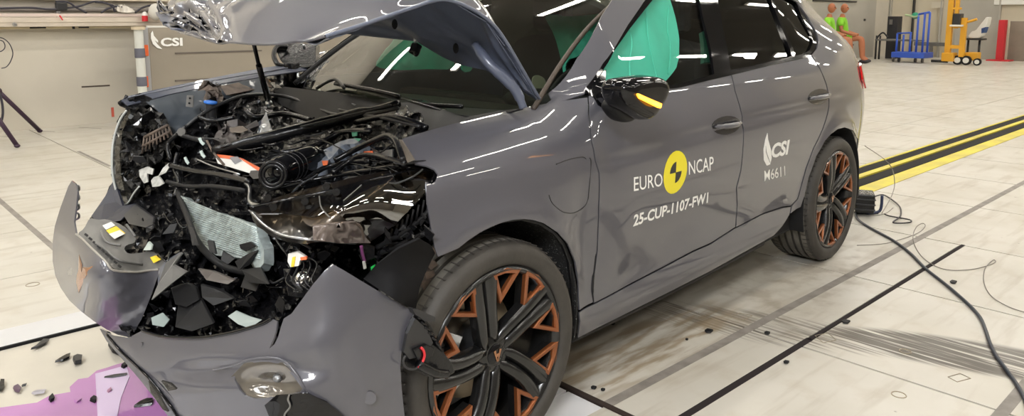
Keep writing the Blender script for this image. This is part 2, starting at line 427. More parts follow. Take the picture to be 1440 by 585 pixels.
# yellow guide track with its two slots
YEL = mat('yellow_track_paint', (.72, .62, .035), .45, noise_s=3, col2=(.55, .46, .06))
BLKT = mat('black_slot', (.006, .005, .005), .95)
tr = thing('guide_track', 'yellow painted guide track with two black slots running to the back wall', 'track', H(.57, .03, 0))
for y0, y1 in ((.255, .283), (.075, .135), (-.213, -.075)):
    hbox('yellow_strip', (13.3, (y0+y1)/2, -.006), (25.4, y1-y0, .014), YEL, tr, 0)
for y in (.195, .0): hbox('slot', (13.3, y, -.008), (25.4, .115, .01), BLKT, tr, 0)
# pit cover in front of the car
PIT = mat('pit_cover_gloss', (.62, .58, .50), .16, 0, .6, noise_s=2, noise_a=.06)
PITW = mat('pit_cover_white', (.74, .74, .76), .3)
pit = thing('pit_cover', 'glossy cream cover panels over the camera pit under the car nose', 'panel', H(-.9, 0, 0))
hbox('cover_panel', (-.9, .62, -.008), (2.9, .84, .012), PIT, pit, .001)
hbox('cover_panel', (-.9, -.28, -.008), (2.9, .94, .012), PITW, pit, .001)
hbox('cover_panel', (-.9, -.9, -.008), (2.9, .28, .012), PITW, pit, .001)
hbox('silver_frame_bar', (-1.9, 1.16, 0), (4.9, .2, .014), mat('silver_bar', (.66, .66, .67), .3, .1, noise_s=3, noise_a=.03), pit, .002)
hbox('frame_edge', (-1.9, 1.05, 0), (4.9, .012, .016), DARK, pit, 0)
hbox('frame_edge', (.565, -.2, 0), (.022, 2.5, .014), mat('rusty_edge', (.03, .018, .014), .7), pit, 0)
hbox('end_plate', (.52, -1.1, -.004), (.07, .12, .012), DGREY, pit, 0)
# ------------------------------------------------------------------ the hall: walls, ceiling
WALL = mat('beige_wall', (.60, .56, .48), .75, noise_s=1.1, noise_a=.05, bump=.05, bs=30)
WALLG = mat('grey_wall_panel', (.42, .40, .35), .7, noise_s=.8, noise_a=.05)
WALLB = mat('far_beige_wall', (.60, .54, .42), .8, noise_s=.6, noise_a=.05)
wl = struct(hbox('wall_left', (8.5, 8.05, 3), (36, .2, 6.2), WALL, bev=0))
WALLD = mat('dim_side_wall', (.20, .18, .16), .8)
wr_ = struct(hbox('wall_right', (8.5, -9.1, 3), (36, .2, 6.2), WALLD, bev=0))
wf_ = struct(hbox('wall_front', (-9.3, -.5, 3), (.2, 17.2, 6.2), WALL, bev=0))
wb = struct(hbox('wall_back', (26.35, -.5, 3), (.2, 17.2, 6.2), WALLB, bev=0))
CEIL = mat('dark_ceiling', (.10, .095, .085), .8)
ce = struct(hbox('ceiling', (8.5, -.5, 6.1), (36, 17.4, .12), CEIL, bev=0))
# grout line and scuffs at the foot of the left wall
hbox('wall_scuff', (1.33, 7.947, .47), (.32, .003, .018), mat('scuff', (.08, .06, .05), .8), wl, 0)
hbox('wall_scuff', (1.5, 7.947, .13), (.03, .003, .12), mat('red_scuff', (.6, .12, .08), .8), wl, 0)
hbox('wall_scuff', (2.0, 7.92, .005), (.16, .08, .01), ORANGE, wl, 0)
for k in range(7):
    hbox('floor_stain_line', (.2+k*.47, 7.6+.1*(k % 2), .0008), (.012, .35, .0012), STRIPE, floor, 0, extra=.5)
# back wall: grey doors, posts, boards, notice
a = at(1100, 40, hy=7.94); b_ = at(1229, 40, hy=7.94); c_ = (a+b_)/2; box('wall_panel', (c_.x, c_.y, 2.2), ((a-b_).length, .06, 4.4), WALLG, wl, HR, .01)
for x0, x1, mm in ((1343, 1404, WALLG),):
    a = at(x0, 40, hx=26.2); b_ = at(x1, 40, hx=26.2); c_ = (a+b_)/2
    o = box('wall_panel', (c_.x, c_.y, 2.2), (.08, (a-b_).length, 4.4), mm, wb, HR, .01)
for u in (1251, 1283, 1322, 1404): 
    p = at(u, 40, hx=26.18); box('panel_joint', (p.x, p.y, 2.2), (.12, .05, 4.4), DGREY if u in (1283,) else WALLG, wb, HR, 0)
p = at(1424, 3, hx=26.15); box('notice_board', (p.x, p.y, 1.95), (.04, 1.0, .5), WHITEP, wb, HR, .01)
p = at(1318, 7, hx=26.15); box('paper_sheet', p, (.02, .34, .2), mat('faded_paper', (.6, .55, .45), .7), wb, HR, 0)
p = at(1216, 28, hy=7.9); box('door_latch', p, (.12, .03, .07), DGREY, wl, HR, .01)
p = at(1175, 1.5, hy=7.9); box('wall_trunking', p, (3.0, .05, .05), DGREY, wl, HR, .01)
# left wall: cream cable tray, pipes, cables
TRAY = mat('cream_tray', (.66, .58, .48), .5, noise_s=4, noise_a=.06)
tray = thing('cable_tray', 'long cream rail tray along the left wall', 'rail', H(0, 7.9, 1.15))
hbox('tray_body', (.2, 7.82, 1.24), (4.6, .2, .055), TRAY, tray)
hbox('tray_lip', (.2, 7.74, 1.29), (4.6, .06, .06), TRAY, tray)
hbox('tray_lip', (.2, 7.78, 1.345), (4.6, .1, .04), mat('pinkish_rail', (.62, .52, .47), .5), tray)
hbox('tray_foot', (.2, 7.85, 1.20), (4.6, .16, .03), mat('yellowish_rail', (.50, .42, .27), .6), tray, 0)
for x in (.72, 1.2): hbox('tray_slot', (x, 7.762, 1.2), (.16 if x < 1 else .11, .02, .014), DARK, tray, 0)
hbox('tray_slot', (1.09, 7.762, 1.2), (.025, .02, .035), DARK, tray, 0)
lathe('clip', [(.02, 0), (.025, .02), (.01, .04)], H(.48, 7.71, 1.24), H(0, -1, 0), STEEL, tray, 12)
hbox('upper_shelf', (.2, 7.9, 1.62), (4.6, .1, .2), TRAY, tray)
for x in (.2, .95, 1.65): 
    pts = [H(x+dx, 7.83, 1.53+dz) for dx, dz in ((-.25, .12), (-.25, .03), (-.18, 0), (.18, 0), (.25, .03), (.25, .12))]
    tube('shelf_rim', pts, .008, TRAY, tray)
tag(tube('grey_pipe', [H(-2, 7.86, 1.415), H(2.4, 7.86, 1.415)], .03, mat('dull_grey_pipe', (.27, .25, .23), .5), sub=1), 'long grey pipe above the cream rail on the left wall', 'pipe')
CAB = mat('dark_cable', (.03, .028, .04), .55)
for i, (L, lab) in enumerate((([(0, 12), (40, 11), (75, 13), (110, 9), (135, 2), (160, 8)], 'dark cable sagging left along the wall pipe'),
    ([(78, 2), (95, 3), (108, 11), (122, 18)], 'short dark cable dropping from the grey clamp to the rail'),
    ([(134, 3), (148, 4), (158, 9), (162, 17)], 'dark cable bent down over the middle of the left rail'),
    ([(142, 18), (152, 12), (165, 9), (174, 12), (178, 18)], 'dark cable arching up like a bow above the rail'),
    ([(190, 18), (200, 11), (214, 7), (225, 6)], 'dark cable rising behind the rag by the hood tip'))):
    tag(tube('wall_cable', [at(u, v, hy=7.74) for u, v in L], .012, CAB), lab, 'cable')
cl = thing('wall_clamp', 'dark clamp holding cables to the pipe on the left wall', 'clamp', H(1.15, 7.75, 1.36))
p = at(86, 9, hy=7.76); box('clamp_body', p, (.12, .08, .1), DGREY, cl, HR, .015); box('clamp_arm', at(82, 20, hy=7.76), (.05, .05, .08), GREYP, cl, HR, .01)
tube('clamp_screw', [at(84, 22, hy=7.7), at(88, 28, hy=7.66)], .008, RED, cl, sub=1)
rag = relief('rag', rounded([(163, 17), (166, 7), (173, 6), (185, 12), (192, 18)], 2), [(163, 17, dict(hy=7.7)), (173, 6, dict(hy=7.74)), (192, 18, dict(hy=7.69)), (178, 12, dict(hy=7.72))], mat('crumpled_white_film', (.62, .58, .52), .5), thick=.01, sp=4, crump=.03, cs=6)
tag(rag, 'crumpled white rag lying on the left wall rail', 'rag')
p = at(204, 30, hy=7.65); jr = thing('spray_can', 'small red and white can at the end of the wall rail', 'can', p)
p = at(204, 30, hy=7.65); lathe('can_body', [(.035, 0), (.035, .07)], p, (0, 0, 1), RED, jr, 16); lathe('can_top', [(.035, .07), (.03, .1), (.012, .12)], p, (0, 0, 1), WHITEP, jr, 16)
bg = thing('white_sack', 'pale cloth sack hanging on the wall by the hood tip', 'sack', at(216, 25, hy=7.6))
ball('sack_body', at(219, 17, hy=7.6), (.09, .07, .11), mat('pale_sack', (.62, .6, .55), .8), bg)
# ------------------------------------------------------------------ barrier block with its post
BLK = mat('taupe_block', (.29, .255, .205), .6, noise_s=1.5, noise_a=.05)
BLKE = mat('grey_block_edge', (.34, .345, .36), .5)
bl = thing('barrier_block', 'big taupe barrier block with white CSI lettering behind the car', 'barrier', H(3.4, 7.15, 0))
hbox('block_body', (3.55, 7.3, .6), (3.7, .5, 1.2), BLK, bl, .01)
hbox('edge_strip', (1.665, 7.07, .6), (.075, .04, 1.2), BLKE, bl, .004)
hbox('top_rail', (3.55, 7.08, 1.21), (3.7, .06, .02), WHITEP, bl, .003)
for v0, x1 in ((73.5, 368), (110.5, 372)):
    a = at(246, v0, hy=7.045); b_ = at(x1, v0-1, hy=7.045); c_ = (a+b_)/2
    box('groove', c_, ((a-b_).length, .012, .018), mat('groove_shadow_grey', (.12, .10, .085), .7), bl, HR, 0)
a = at(426, 100, hy=7.03); box('seam_strip', (a.x, a.y, .6), (.03, .02, 1.2), BLKE, bl, HR, 0)
for u in (234, 290): box('lifting_lug', at(u, 36, hy=7.1), (.05, .04, .045), STEEL, bl, HR, .008)
for v in (71, 115): 
    p = at(204.5, v, hy=7.03); box('orange_reflector', p, (.065, .02, .13), ORANGE, bl, HR, .006)
def hyq(c, hy=7.03):
    P = [at(u, v, hy=hy) for u, v in c]
    return lambda a, b: P[0].lerp(P[1], a).lerp(P[3].lerp(P[2], a), b)
textgeo('lettering', 'CSI', hyq([(226, 65.5), (257, 64.5), (256.5, 53), (226, 53)]), WHITED, bl, bold=.035)
slab('wing_logo', [at(u, v, hy=7.04) for u, v in [(214.5, 43.5), (216, 50), (222, 57), (222, 60), (217, 56), (221, 62), (228, 69), (221, 67.5), (215, 62), (212, 54), (212, 47)]], H(0, -.008, 0), WHITED, bl)
ps = thing('round_post', 'pale round post with two dark tape bands beside the taupe block', 'post', H(1.56, 6.98, 0))
pp = H(1.56, 6.94, 0)
lathe('post_tube', [(.05, 0), (.05, 1.18)], pp, (0, 0, 1), mat('pale_post', (.60, .61, .57), .5), ps, 20)
lathe('post_cap', [(.075, 1.18), (.075, 1.215)], pp, (0, 0, 1), mat('wood_cap', (.55, .47, .34), .6), ps, 20)
for v in (74, 114): 
    z = at(190, v, hy=6.98).z; lathe('tape_band', [(.052, z-.06), (.058, z-.055), (.056, z+.045), (.052, z+.05)], pp, (0, 0, 1), mat('grey_tape', (.10, .10, .13), .55), ps, 20)
# ------------------------------------------------------------------ tripod at the left
TRP = mat('purple_black_metal', (.045, .022, .045), .4, .3)
tp = thing('camera_tripod', 'dark tripod standing by the left wall', 'tripod', H(-.35, 7.0, 0))
hub = H(-.3, 6.95, 1.15)
for u, v, y in ((24, 205, 6.62), (56, 184, 7.6), (-60, 200, 6.9)):
    e = at(u, v, z=.02); 
    m_ = hub.lerp(e, .55)
    lg = tube('tripod_leg', [hub, m_], .034, TRP, tp, sub=1); tube('lower_leg', [m_, e], .023, TRP, lg, sub=1)
    ball('leg_clamp', m_, (.035, .035, .04), TRP, lg); ball('foot', e, (.03, .03, .02), TRP, lg)
    tube('brace', [hub+Vector((0, 0, -.6)), hub.lerp(e, .5)], .009, TRP, tp, sub=1)
tube('centre_column', [hub+Vector((0, 0, -.65)), hub+Vector((0, 0, .4))], .02, TRP, tp, sub=1)
box('camera_head', hub+Vector((0, 0, .45)), (.12, .1, .1), DGREY, tp, HR, .01)
tag(tube('hanging_cable', [at(u, v, hy=7.3) for u, v in [(-14, 60), (0, 53), (12, 60), (18, 74), (15, 86), (9, 94), (2, 96)]], .005, CAB), 'thin looped cable hanging beside the tripod top', 'cable')
tag(tube('hanging_cable', [at(u, v, hy=7.2) for u, v in [(-10, 75), (2, 72), (7, 66), (4, 58), (-6, 56)]], .005, CAB), 'small cable coil hanging at the left picture edge', 'cable')
tag(tube('hanging_cable', [at(u, v, hy=6.9) for u, v in [(-6, 120), (2, 140), (4, 160), (0, 178)]], .012, CAB), 'thick dark cable drooping behind the tripod leg', 'cable')
# ------------------------------------------------------------------ equipment by the back wall
def fl_at(u, v): return at(u, v, z=0)
BL = mat('blue_frame_paint', (.035, .10, .52), .4)
tq = thing('blue_trolley', 'blue steel platform trolley with tall tubular uprights', 'trolley', at(1280, 85, hx=23))
X = 22.6
def bt(u, v, d=0): return at(u, v, hx=X+d)
c0, c1 = bt(1260, 77), bt(1306, 77)
box('platform', (c0+c1)/2, (.75, (c0-c1).length, .16), BL, tq, HR, .01)
for u, v in ((1262, 47), (1271, 49), (1281, 45), (1292, 20), (1301, 18), (1308, 17)): 
    a = bt(u, v); tube('upright', [a, Vector((a.x, a.y, c0.z))], .03, BL, tq, sub=1)
tube('cross_bar', [bt(1262, 47), bt(1281, 46)], .025, BL, tq, sub=1)
tube('cross_bar', [bt(1292, 20), bt(1308, 17)], .03, BL, tq, sub=1)
for u in (1256, 1264, 1287, 1297): 
    p = bt(u, 85); lathe('caster', [(.07, -.02), (.07, .02)], (p.x, p.y, .07), H(0, 1, 0), GREYP, tq, 14)
cb = thing('black_cabinet', 'tall narrow black cabinet behind the blue trolley', 'cabinet', at(1254, 80, hx=24.4))
a, b_ = at(1248, 78, hx=24.4), at(1262, 78, hx=24.4); c_ = (a+b_)/2; zt = at(1255, 23, hx=24.4).z
box('cabinet_body', (c_.x, c_.y, zt/2), (.4, (a-b_).length, zt), mat('cabinet_black', (.018, .018, .022), .5), cb, HR, .01)
box('paper_label', at(1253, 31, hx=24.17), (.02, .1, .16), GREYP, cb, HR, 0)
sh = thing('low_bench', 'low grey bench with pipe legs left of the blue trolley', 'bench', at(1240, 80, hx=24))
a, b_ = at(1235, 55, hx=23.6), at(1296, 58, hx=23.6); box('bench_top', (a+b_)/2, (.5, (a-b_).length, .05), GREYP, sh, HR, .01)
for u in (1233, 1238): p = at(u, 50, hx=23.6); tube('bench_leg', [p, Vector((p.x, p.y, 0))], .03, DGREY, sh, sub=1)
p = at(1242, 48, hx=23.6); tube('bench_hoop', [at(u, v, hx=23.5) for u, v in ((1233, 55), (1236, 50), (1242, 46), (1248, 52))], .025, DGREY, sh)
rl = thing('wall_guard_rail', 'grey guard rail low on the back wall behind the trolleys', 'rail', at(1310, 80, hx=26))
a, b_ = at(1286, 60, hx=25.9), at(1334, 64, hx=25.9); box('rail_beam', (a+b_)/2, (.1, (a-b_).length, .12), GREYP, rl, HR, .01)
box('rail_post', Vector(((a.x+b_.x)/2, (a.y+b_.y)/2, a.z/2)), (.1, .1, a.z), GREYP, rl, HR, .01)
ball('green_fitting', bt(1287, 22, .1), (.08, .1, .1), TEALP, tq); tube('green_hose', [bt(u, v) for u, v in ((1273, 21), (1279, 22), (1286, 24), (1293, 22))], .03, mat('faded_green', (.35, .45, .25), .6), tq)
YF = mat('forklift_yellow', (.72, .36, .02), .45)
fk = thing('pallet_stacker', 'orange yellow pallet stacker with tall twin mast', 'stacker', at(1345, 88, hx=22.8))
X = 22.4
for u0, v0, u1, v1, ww in ((1340, -12, 1332, 80, .14), (1350, -12, 1344, 40, .08), (1356, 25, 1352, 80, .13)):
    a, b_ = bt(u0, v0), bt(u1, v1); bm = bmesh.new(); boxbm(bm, Vector((b_.x, b_.y, (a.z+b_.z)/2)), (.12, ww, a.z-b_.z), HR); frombm('mast_rail', bm, YF, fk)
for u0, u1, v, h in ((1336, 1356, 37, .08), (1334, 1354, 66, .1), (1340, 1352, 12, .06)):
    a, b_ = bt(u0, v), bt(u1, v); box('cross_plate', (a+b_)/2, (.1, (a-b_).length, h), YF, fk, HR, .005)
box('motor_box', bt(1335, 80), (.4, .3, .24), YF, fk, HR, .02)
box('rear_motor', bt(1368, 79, .3), (.4, .3, .22), YF, fk, HR, .02)
tube('tiller', [bt(1356, 32), bt(1364, 30), bt(1374, 27)], .035, YF, fk)
box('battery', bt(1347, 28), (.3, .2, .35), DGREY, fk, HR, .02)
box('white_tray', bt(1346, 36, -.1), (.3, .3, .05), WHITEP, fk, HR, .01)
for u, v, r in ((1347, 84, .13), (1359, 84, .13), (1375, 80, .1)): 
    p = bt(u, v); lathe('wheel', [(r, -.04), (r, .04)], (p.x, p.y, r), H(1, 0, 0), MATTE, fk, 18); lathe('wheel_hub', [(r*.6, -.06), (r*.6, -.03)], (p.x, p.y, r), H(1, 0, 0), WHITEP, fk, 14)
for du in (0, 4): a, b_ = bt(1310, 82+du/2), bt(1333, 84+du/2); a.z = b_.z = .08; bm = bmesh.new(); tube('', [a, b_], .04, None, bm=bm, sub=1); frombm('fork', bm, DGREY, fk)
cs_ = thing('child_seat', 'white moulded seat shell behind the yellow stacker', 'seat', at(1372, 88, hx=23.2))
X = 23
slab('seat_shell', [bt(u, v) for u, v in ((1361, 51), (1366, 44), (1374, 43), (1381, 34), (1386, 24), (1390, 24), (1388, 34), (1380, 51), (1376, 54), (1364, 54))], H(.35, 0, 0), WHITEP, cs_, bev=.03)
box('seat_plinth', bt(1371, 55, .2), (.4, .5, .05), DGREY, cs_, HR, .01)
slab('blue_pad', [bt(u, v, -.02) for u, v in ((1380, 40), (1386, 38), (1383, 46), (1380, 47))], H(.3, 0, 0), mat('navy_pad', (.03, .07, .2), .7), cs_)
for u in (1362, 1378): p = bt(u, 55, .2); tube('stand_leg', [p, Vector((p.x, p.y, .0))], .03, DGREY, cs_, sub=1)
rp = thing('red_post', 'bright red square post on a red foot near the right edge', 'post', at(1405, 80, hx=25.4))
a, b_ = at(1401.5, 80, hx=25.4), at(1411, 80, hx=25.4); c_ = (a+b_)/2; zt = at(1406, 28, hx=25.4).z
REDP = mat('red_post_paint', (.55, .02, .03), .5)
box('post_shaft', (c_.x, c_.y, zt/2), (.25, (a-b_).length, zt), REDP, rp, HR, .01); box('post_foot', (c_.x, c_.y, .02), (.5, .62, .04), REDP, rp, HR, .01)
gb = thing('leaning_board', 'brown grey flat board against the wall right of the red post', 'board', at(1430, 80, hx=25.8))
a, b_ = at(1416, 80, hx=25.8), at(1460, 80, hx=25.8); c_ = (a+b_)/2
box('board_face', (c_.x, c_.y, .6), (.05, (a-b_).length, 1.2), mat('board_brown', (.25, .21, .165), .7, noise_s=2, noise_a=.1), gb, HR, .01)
box('board_edge', (a.x-.05, a.y+.04, .6), (.08, .1, 1.24), WALLB, gb, HR, .005)
# two seated crash dummies
SKIN = mat('dummy_orange_brown', (.42, .15, .07), .6); VEST = mat('lime_shirt', (.24, .62, .03), .7); SHO = mat('dark_shoe', (.03, .025, .03), .6)
def skinned(name, V_, E_, rad, m, parent, sub=2, label=None):
    me = bpy.data.meshes.new(name); me.from_pydata([tuple(v) for v in V_], E_, []); o = link(name, me, m, parent, label)
    s = o.modifiers.new('skin', 'SKIN'); s.use_smooth_shade = True
    for i, sv in enumerate(me.skin_vertices[0].data): sv.radius = rad[i] if isinstance(rad[i], tuple) else (rad[i], rad[i]); sv.use_root = (i == 0)
    o.modifiers.new('ss', 'SUBSURF').levels = sub; o.modifiers['ss'].render_levels = sub; return o
def dummy(u, Yh, lab, a0, S=1.0):
    o0 = at(u, 70, hy=Yh); b0 = Vector((o0.x, o0.y, 0)); t = thing('crash_test_dummy', lab, 'dummy', b0, None)
    Q = rotz(a0)*S
    def q(x, y, z): return b0+Q @ Vector((x, y, z))
    V_ = [q(0, 0, .62), q(-.02, 0, .85), q(-.05, 0, 1.1), q(-.04, 0, 1.2), q(-.03, 0, 1.27),
          q(.0, .12, .62), q(.45, .13, .64), q(.5, .13, .15), q(.62, .13, .07), q(.0, -.12, .62), q(.45, -.13, .64), q(.5, -.13, .15), q(.62, -.13, .07),
          q(-.05, .2, 1.1), q(.0, .26, .82), q(.26, .2, .74), q(.36, .18, .72), q(-.05, -.2, 1.1), q(.0, -.26, .82), q(.26, -.2, .74), q(.36, -.18, .72)]
    E_ = [(0, 1), (1, 2), (2, 3), (3, 4), (0, 5), (5, 6), (6, 7), (7, 8), (0, 9), (9, 10), (10, 11), (11, 12), (2, 13), (13, 14), (14, 15), (15, 16), (2, 17), (17, 18), (18, 19), (19, 20)]
    rr = [x*S for x in [.14, .13, .15, .07, .06, .1, .07, .05, .045, .1, .07, .05, .045, .07, .05, .04, .035, .07, .05, .04, .035]]
    skinned('body', V_, E_, rr, SKIN, t)
    hd = ball('head', q(.0, 0, 1.4), (.095, .08, .125), SKIN, t, Q)
    ball('nose', q(.095, 0, 1.39), (.018, .014, .022), SKIN, hd, Q)
    for s in (-1, 1): ball('eye', q(.08, .035*s, 1.42), (.014, .014, .012), DARK, hd, Q); ball('ear', q(0, .082*s, 1.4), (.02, .012, .03), SKIN, hd, Q)
    skinned('lime_shirt', [q(0, 0, .6), q(-.02, 0, .85), q(-.05, 0, 1.08), q(-.045, 0, 1.17), q(-.05, .2, 1.1), q(-.02, .25, .93), q(-.05, -.2, 1.1), q(-.02, -.25, .93)], [(0, 1), (1, 2), (2, 3), (2, 4), (4, 5), (2, 6), (6, 7)], [x*S for x in [.17, .16, .175, .09, .09, .08, .09, .08]], VEST, t)
    for s in (-1, 1): skinned('lime_shorts_leg', [q(0, .12*s, .62), q(.3, .13*s, .64)], [(0, 1)], [.12, .1], VEST, t)
    for s in (-1, 1): ball('shoe', q(.57, .13*s, .06), (.13, .05, .055), SHO, t, Q)
    return t
dummy(1166, 7.1, 'seated crash dummy in lime shirt, the left one half behind the car', HS-math.pi/2+.25, 1.12)
dummy(1184, 7.2, 'seated crash dummy in lime shirt, the right one beside the bare grey panel', HS-math.pi/2+.25, 1.12)
p = at(1172, 70, hy=7.2); bn = thing('dummy_bench', 'low dark bench under the two seated dummies', 'bench', Vector((p.x, p.y, 0)))
box('bench_seat', (p.x, p.y+.12, .50), (2.6, .3, .05), DGREY, bn, HR, .01)
for sx_ in (-1.15, 1.15): q_ = HR @ Vector((sx_, .12, 0)); box('bench_leg', (p.x+q_.x, p.y+q_.y, .24), (.06, .28, .48), DGREY, bn, HR, .01)
# ------------------------------------------------------------------ ceiling luminaires of the hall
LAMP = mat('lamp_tube', (.9, .9, .9), .4, emit=(1, .945, .85), es=55)
lm = None
def luminaire(x, y, z=5.9, L=1.35, rz=0):
    global lm
    if lm is None:
        bm = bmesh.new(); boxbm(bm, (0, 0, .05), (L+.1, .2, .06), None, .01); bmesh.ops.recalc_face_normals(bm, faces=bm.faces[:]); a = bpy.data.meshes.new('housing'); bm.to_mesh(a); bm.free(); a.materials.append(WHITEP)
        bm = bmesh.new(); boxbm(bm, (0, 0, 0), (L, .13, .04)); bmesh.ops.recalc_face_normals(bm, faces=bm.faces[:]); b_ = bpy.data.meshes.new('diffuser'); bm.to_mesh(b_); bm.free(); b_.materials.append(LAMP); lm = (a, b_)
    o = bpy.data.objects.new('ceiling_light', None); COL.objects.link(o); base(o, None, Matrix.Translation(H(x, y, z)) @ Matrix.Rotation(HS+rz, 4, 'Z'))
    tag(o, 'white tubular ceiling light hanging over the hall', 'light', 'tubular ceiling lights of the hall')
    for n_, me in (('housing', lm[0]), ('diffuser', lm[1])):
        c = bpy.data.objects.new(n_, me); COL.objects.link(c); base(c, o, W[o.name].copy())
for i in range(12):
    for j in range(6):
        luminaire(-7.2+i*2.9, -7.3+j*2.8)
# ------------------------------------------------------------------ THE CAR
car = thing('crashed_suv', 'grey crash-tested SUV with torn-open front standing across the hall', 'car', (1.3, 0, 0))
PROF = [(.16, .85), (.20, .868), (.25, .882), (.31, .898), (.355, .897), (.40, .895), (.50, .905), (.60, .918), (.70, .930), (.80, .934), (.87, .929), (.93, .918), (1.0, .898), (1.06, .878), (1.12, .850), (1.2, .812), (1.3, .757), (1.4, .70), (1.48, .64), (1.54, .56), (1.58, .42)]
FEN = [(.16, .85), (.20, .868), (.25, .882), (.31, .898), (.355, .897), (.40, .895), (.50, .905), (.60, .920), (.70, .934), (.80, .936), (.87, .926), (.93, .905), (.98, .872), (1.02, .83), (1.05, .785), (1.08, .72), (1.12, .60)]
FENZ = [(.16, .16), (.87, .87), (.93, .925), (.98, .966), (1.02, .995), (1.05, 1.015), (1.08, 1.03), (1.12, 1.045)]
WPL = [(-.9, .66), (-.75, .80), (-.5, .915), (-.25, .965), (0, .985), (.4, .995), (1.3, 1.0), (2.2, .995), (2.7, .985), (3.0, .960), (3.2, .925), (3.35, .87), (3.5, .74), (3.62, .5)]
def body(x, s, off=0, dent=True):
    k = sm(.25, .75, x); w0 = tab(WPL, x)
    y = lerp(tab(FEN, s), tab(PROF, s), k)*w0
    z = lerp(tab(FENZ, s)-.07*max(0, .3-x)*sm(.85, 1.05, s), s, k)
    if s > 1.12 and x > 2.3: y -= .10*sm(2.3, 3.3, x)*sm(1.12, 1.4, s)
    for wx in (0, 2.68):
        d = math.hypot(x-wx, z-.36)
        if z > .2: y += .016*math.exp(-((d-.40)/.045)**2)*sm(.2, .4, z)
    if dent:
        y += .008*math.exp(-((x-.62)/.10)**2-((z-.52)/.13)**2)-.012*math.exp(-((x-.40)/.07)**2-((z-.72)/.12)**2)
        y -= .010*math.exp(-((x-.55)/.05)**2-((z-.92)/.10)**2)+.006*math.exp(-((x-1.0)/.16)**2-((z-.5)/.07)**2)
        y += .006*noise.noise((x*4, z*4, 3))*sm(1.1, .3, x)
        y -= .010*math.exp(-((z-.86-.03*(x-.5))/.018)**2)*sm(.45, .6, x)*sm(3, 2.6, x)*.5
    return Vector((x, -(y-off), z))
def onb(u, v, x=None, s=None):
    p = at(u, v, y=-.9); x = p.x; s = min(max(p.z, .17), 1.5)
    for _ in range(25):
        q = pr(body(x, s)); e = .002; a = pr(body(x+e, s)); b_ = pr(body(x, s+e))
        J = ((a[0]-q[0])/e, (b_[0]-q[0])/e, (a[1]-q[1])/e, (b_[1]-q[1])/e); det = J[0]*J[3]-J[1]*J[2]
        ex, ey = u-q[0], v-q[1]
        if abs(det) < 1e-3: break
        dx = (J[3]*ex-J[1]*ey)/det; ds = (-J[2]*ex+J[0]*ey)/det
        x += max(-.15, min(.15, dx)); s += max(-.1, min(.1, ds)); s = min(max(s, .14), 1.57); x = min(max(x, -.9), 3.6)
        if abs(dx)+abs(ds) < 1e-5: break
    return (x, s)
def bodypoly(px): return [onb(u, v) for u, v in px]
def bmap(off=0): return lambda x, s: body(x, s, off)
def panel(name, px, m=PAINT, off=0, parent=car, holes=(), sp=.032, thick=.005, label=None, extra=None):
    pl = bodypoly(px)
    if extra: pl += extra
    return sheet(name, pl, bmap(off), m, parent, thick, sp, [bodypoly(h) for h in holes], label)
ARC1 = [(815.4, 436), (813.8, 398.5), (809, 368), (798.5, 343), (785.5, 328), (765, 314), (750, 309.5), (737, 308), (722, 309), (707, 312.5), (691, 319), (676, 326.5), (660, 337), (645, 349)]
FR = [(565.5, 195), (571, 206), (577, 218), (584, 230), (600, 233), (611, 238), (616, 245), (613, 254), (607, 259), (599, 256), (600, 272), (601, 287), (604, 305), (608, 330), (612, 350), (616, 361)]
SEAM1 = [(826, 137), (827, 161), (830, 195), (836, 225), (841.5, 243), (841, 290), (839, 352), (834, 392), (834, 425)]
FTOP = [(790, 142), (760, 147), (724, 153.5), (697, 160), (645, 172), (601, 184)]
fen = panel('front_fender', SEAM1+ARC1+FR[::-1]+FTOP[::-1], label='grey fender, torn at the front')
# repair flap crease and loose inner skin of the fender
SEAMB = [(1027.5, 104.5), (1033, 128), (1043, 164), (1045, 184), (1044, 210), (1041, 240), (1035, 264), (1036, 290), (1034, 319)]
BELT1 = [(828, 132.5), (853, 128), (905, 127), (953, 122.5), (995, 112)]
SILLT = [(835, 426), (880, 402), (928, 377), (975, 352), (1000, 341), (1033, 320)]
s1 = [(u+1.6, v+.3) for u, v in SEAM1[::-1]]
dr1 = panel('front_door', s1+[(829, 132.3), (853, 128), (905, 127), (953, 122.5), (995, 112)]+SEAMB+SILLT[::-1][1:], label='grey front door with white crash test lettering')
REARC = [(1112, 289), (1121, 280), (1126, 262), (1133, 236), (1143, 209), (1156, 182), (1163, 160), (1165, 140), (1161, 118), (1152, 96), (1140, 78.5)]
dr2 = panel('rear_door', [(u+1.3, v) for u, v in SEAMB]+[(1074, 299), (1100, 290.5)]+REARC+[(1080, 92)], label='grey rear door with white lettering')
REARCH = [(1112, 300), (1126, 291), (1131, 276), (1137, 250), (1148, 219), (1160, 198), (1169, 188), (1178, 181.5), (1188, 179), (1199, 183), (1207, 196), (1211, 212), (1214, 232)]
qd = bodypoly([(u+1.3, v+.2) for u, v in REARC][::-1])
xq = body
q_out = qd[::-1]+[]
arc = bodypoly(REARCH)
# quarter panel: door seam, roof pillar, tail corner, down to the wheel arch
QU = bodypoly([(1141.5, 77.5), (1149, 68), (1151.5, 58), (1148, 44), (1135, 22), (1121, 3)])
quarter = [*bodypoly([(1114, 290)]), *[(x, s) for x, s in bodypoly([(u+1.4, v) for u, v in REARC[1:-1]])], *QU, (2.25, 1.50), (2.7, 1.50), (2.95, 1.44), (3.12, 1.33), (3.25, 1.2), (3.33, 1.08), (3.40, 1.0), (3.50, .9), (3.52, .7), (3.50, .45), (3.42, .28), (3.15, .26), *arc[::-1]]
sheet('quarter_panel', quarter, bmap(), PAINT, car, .006, .035)
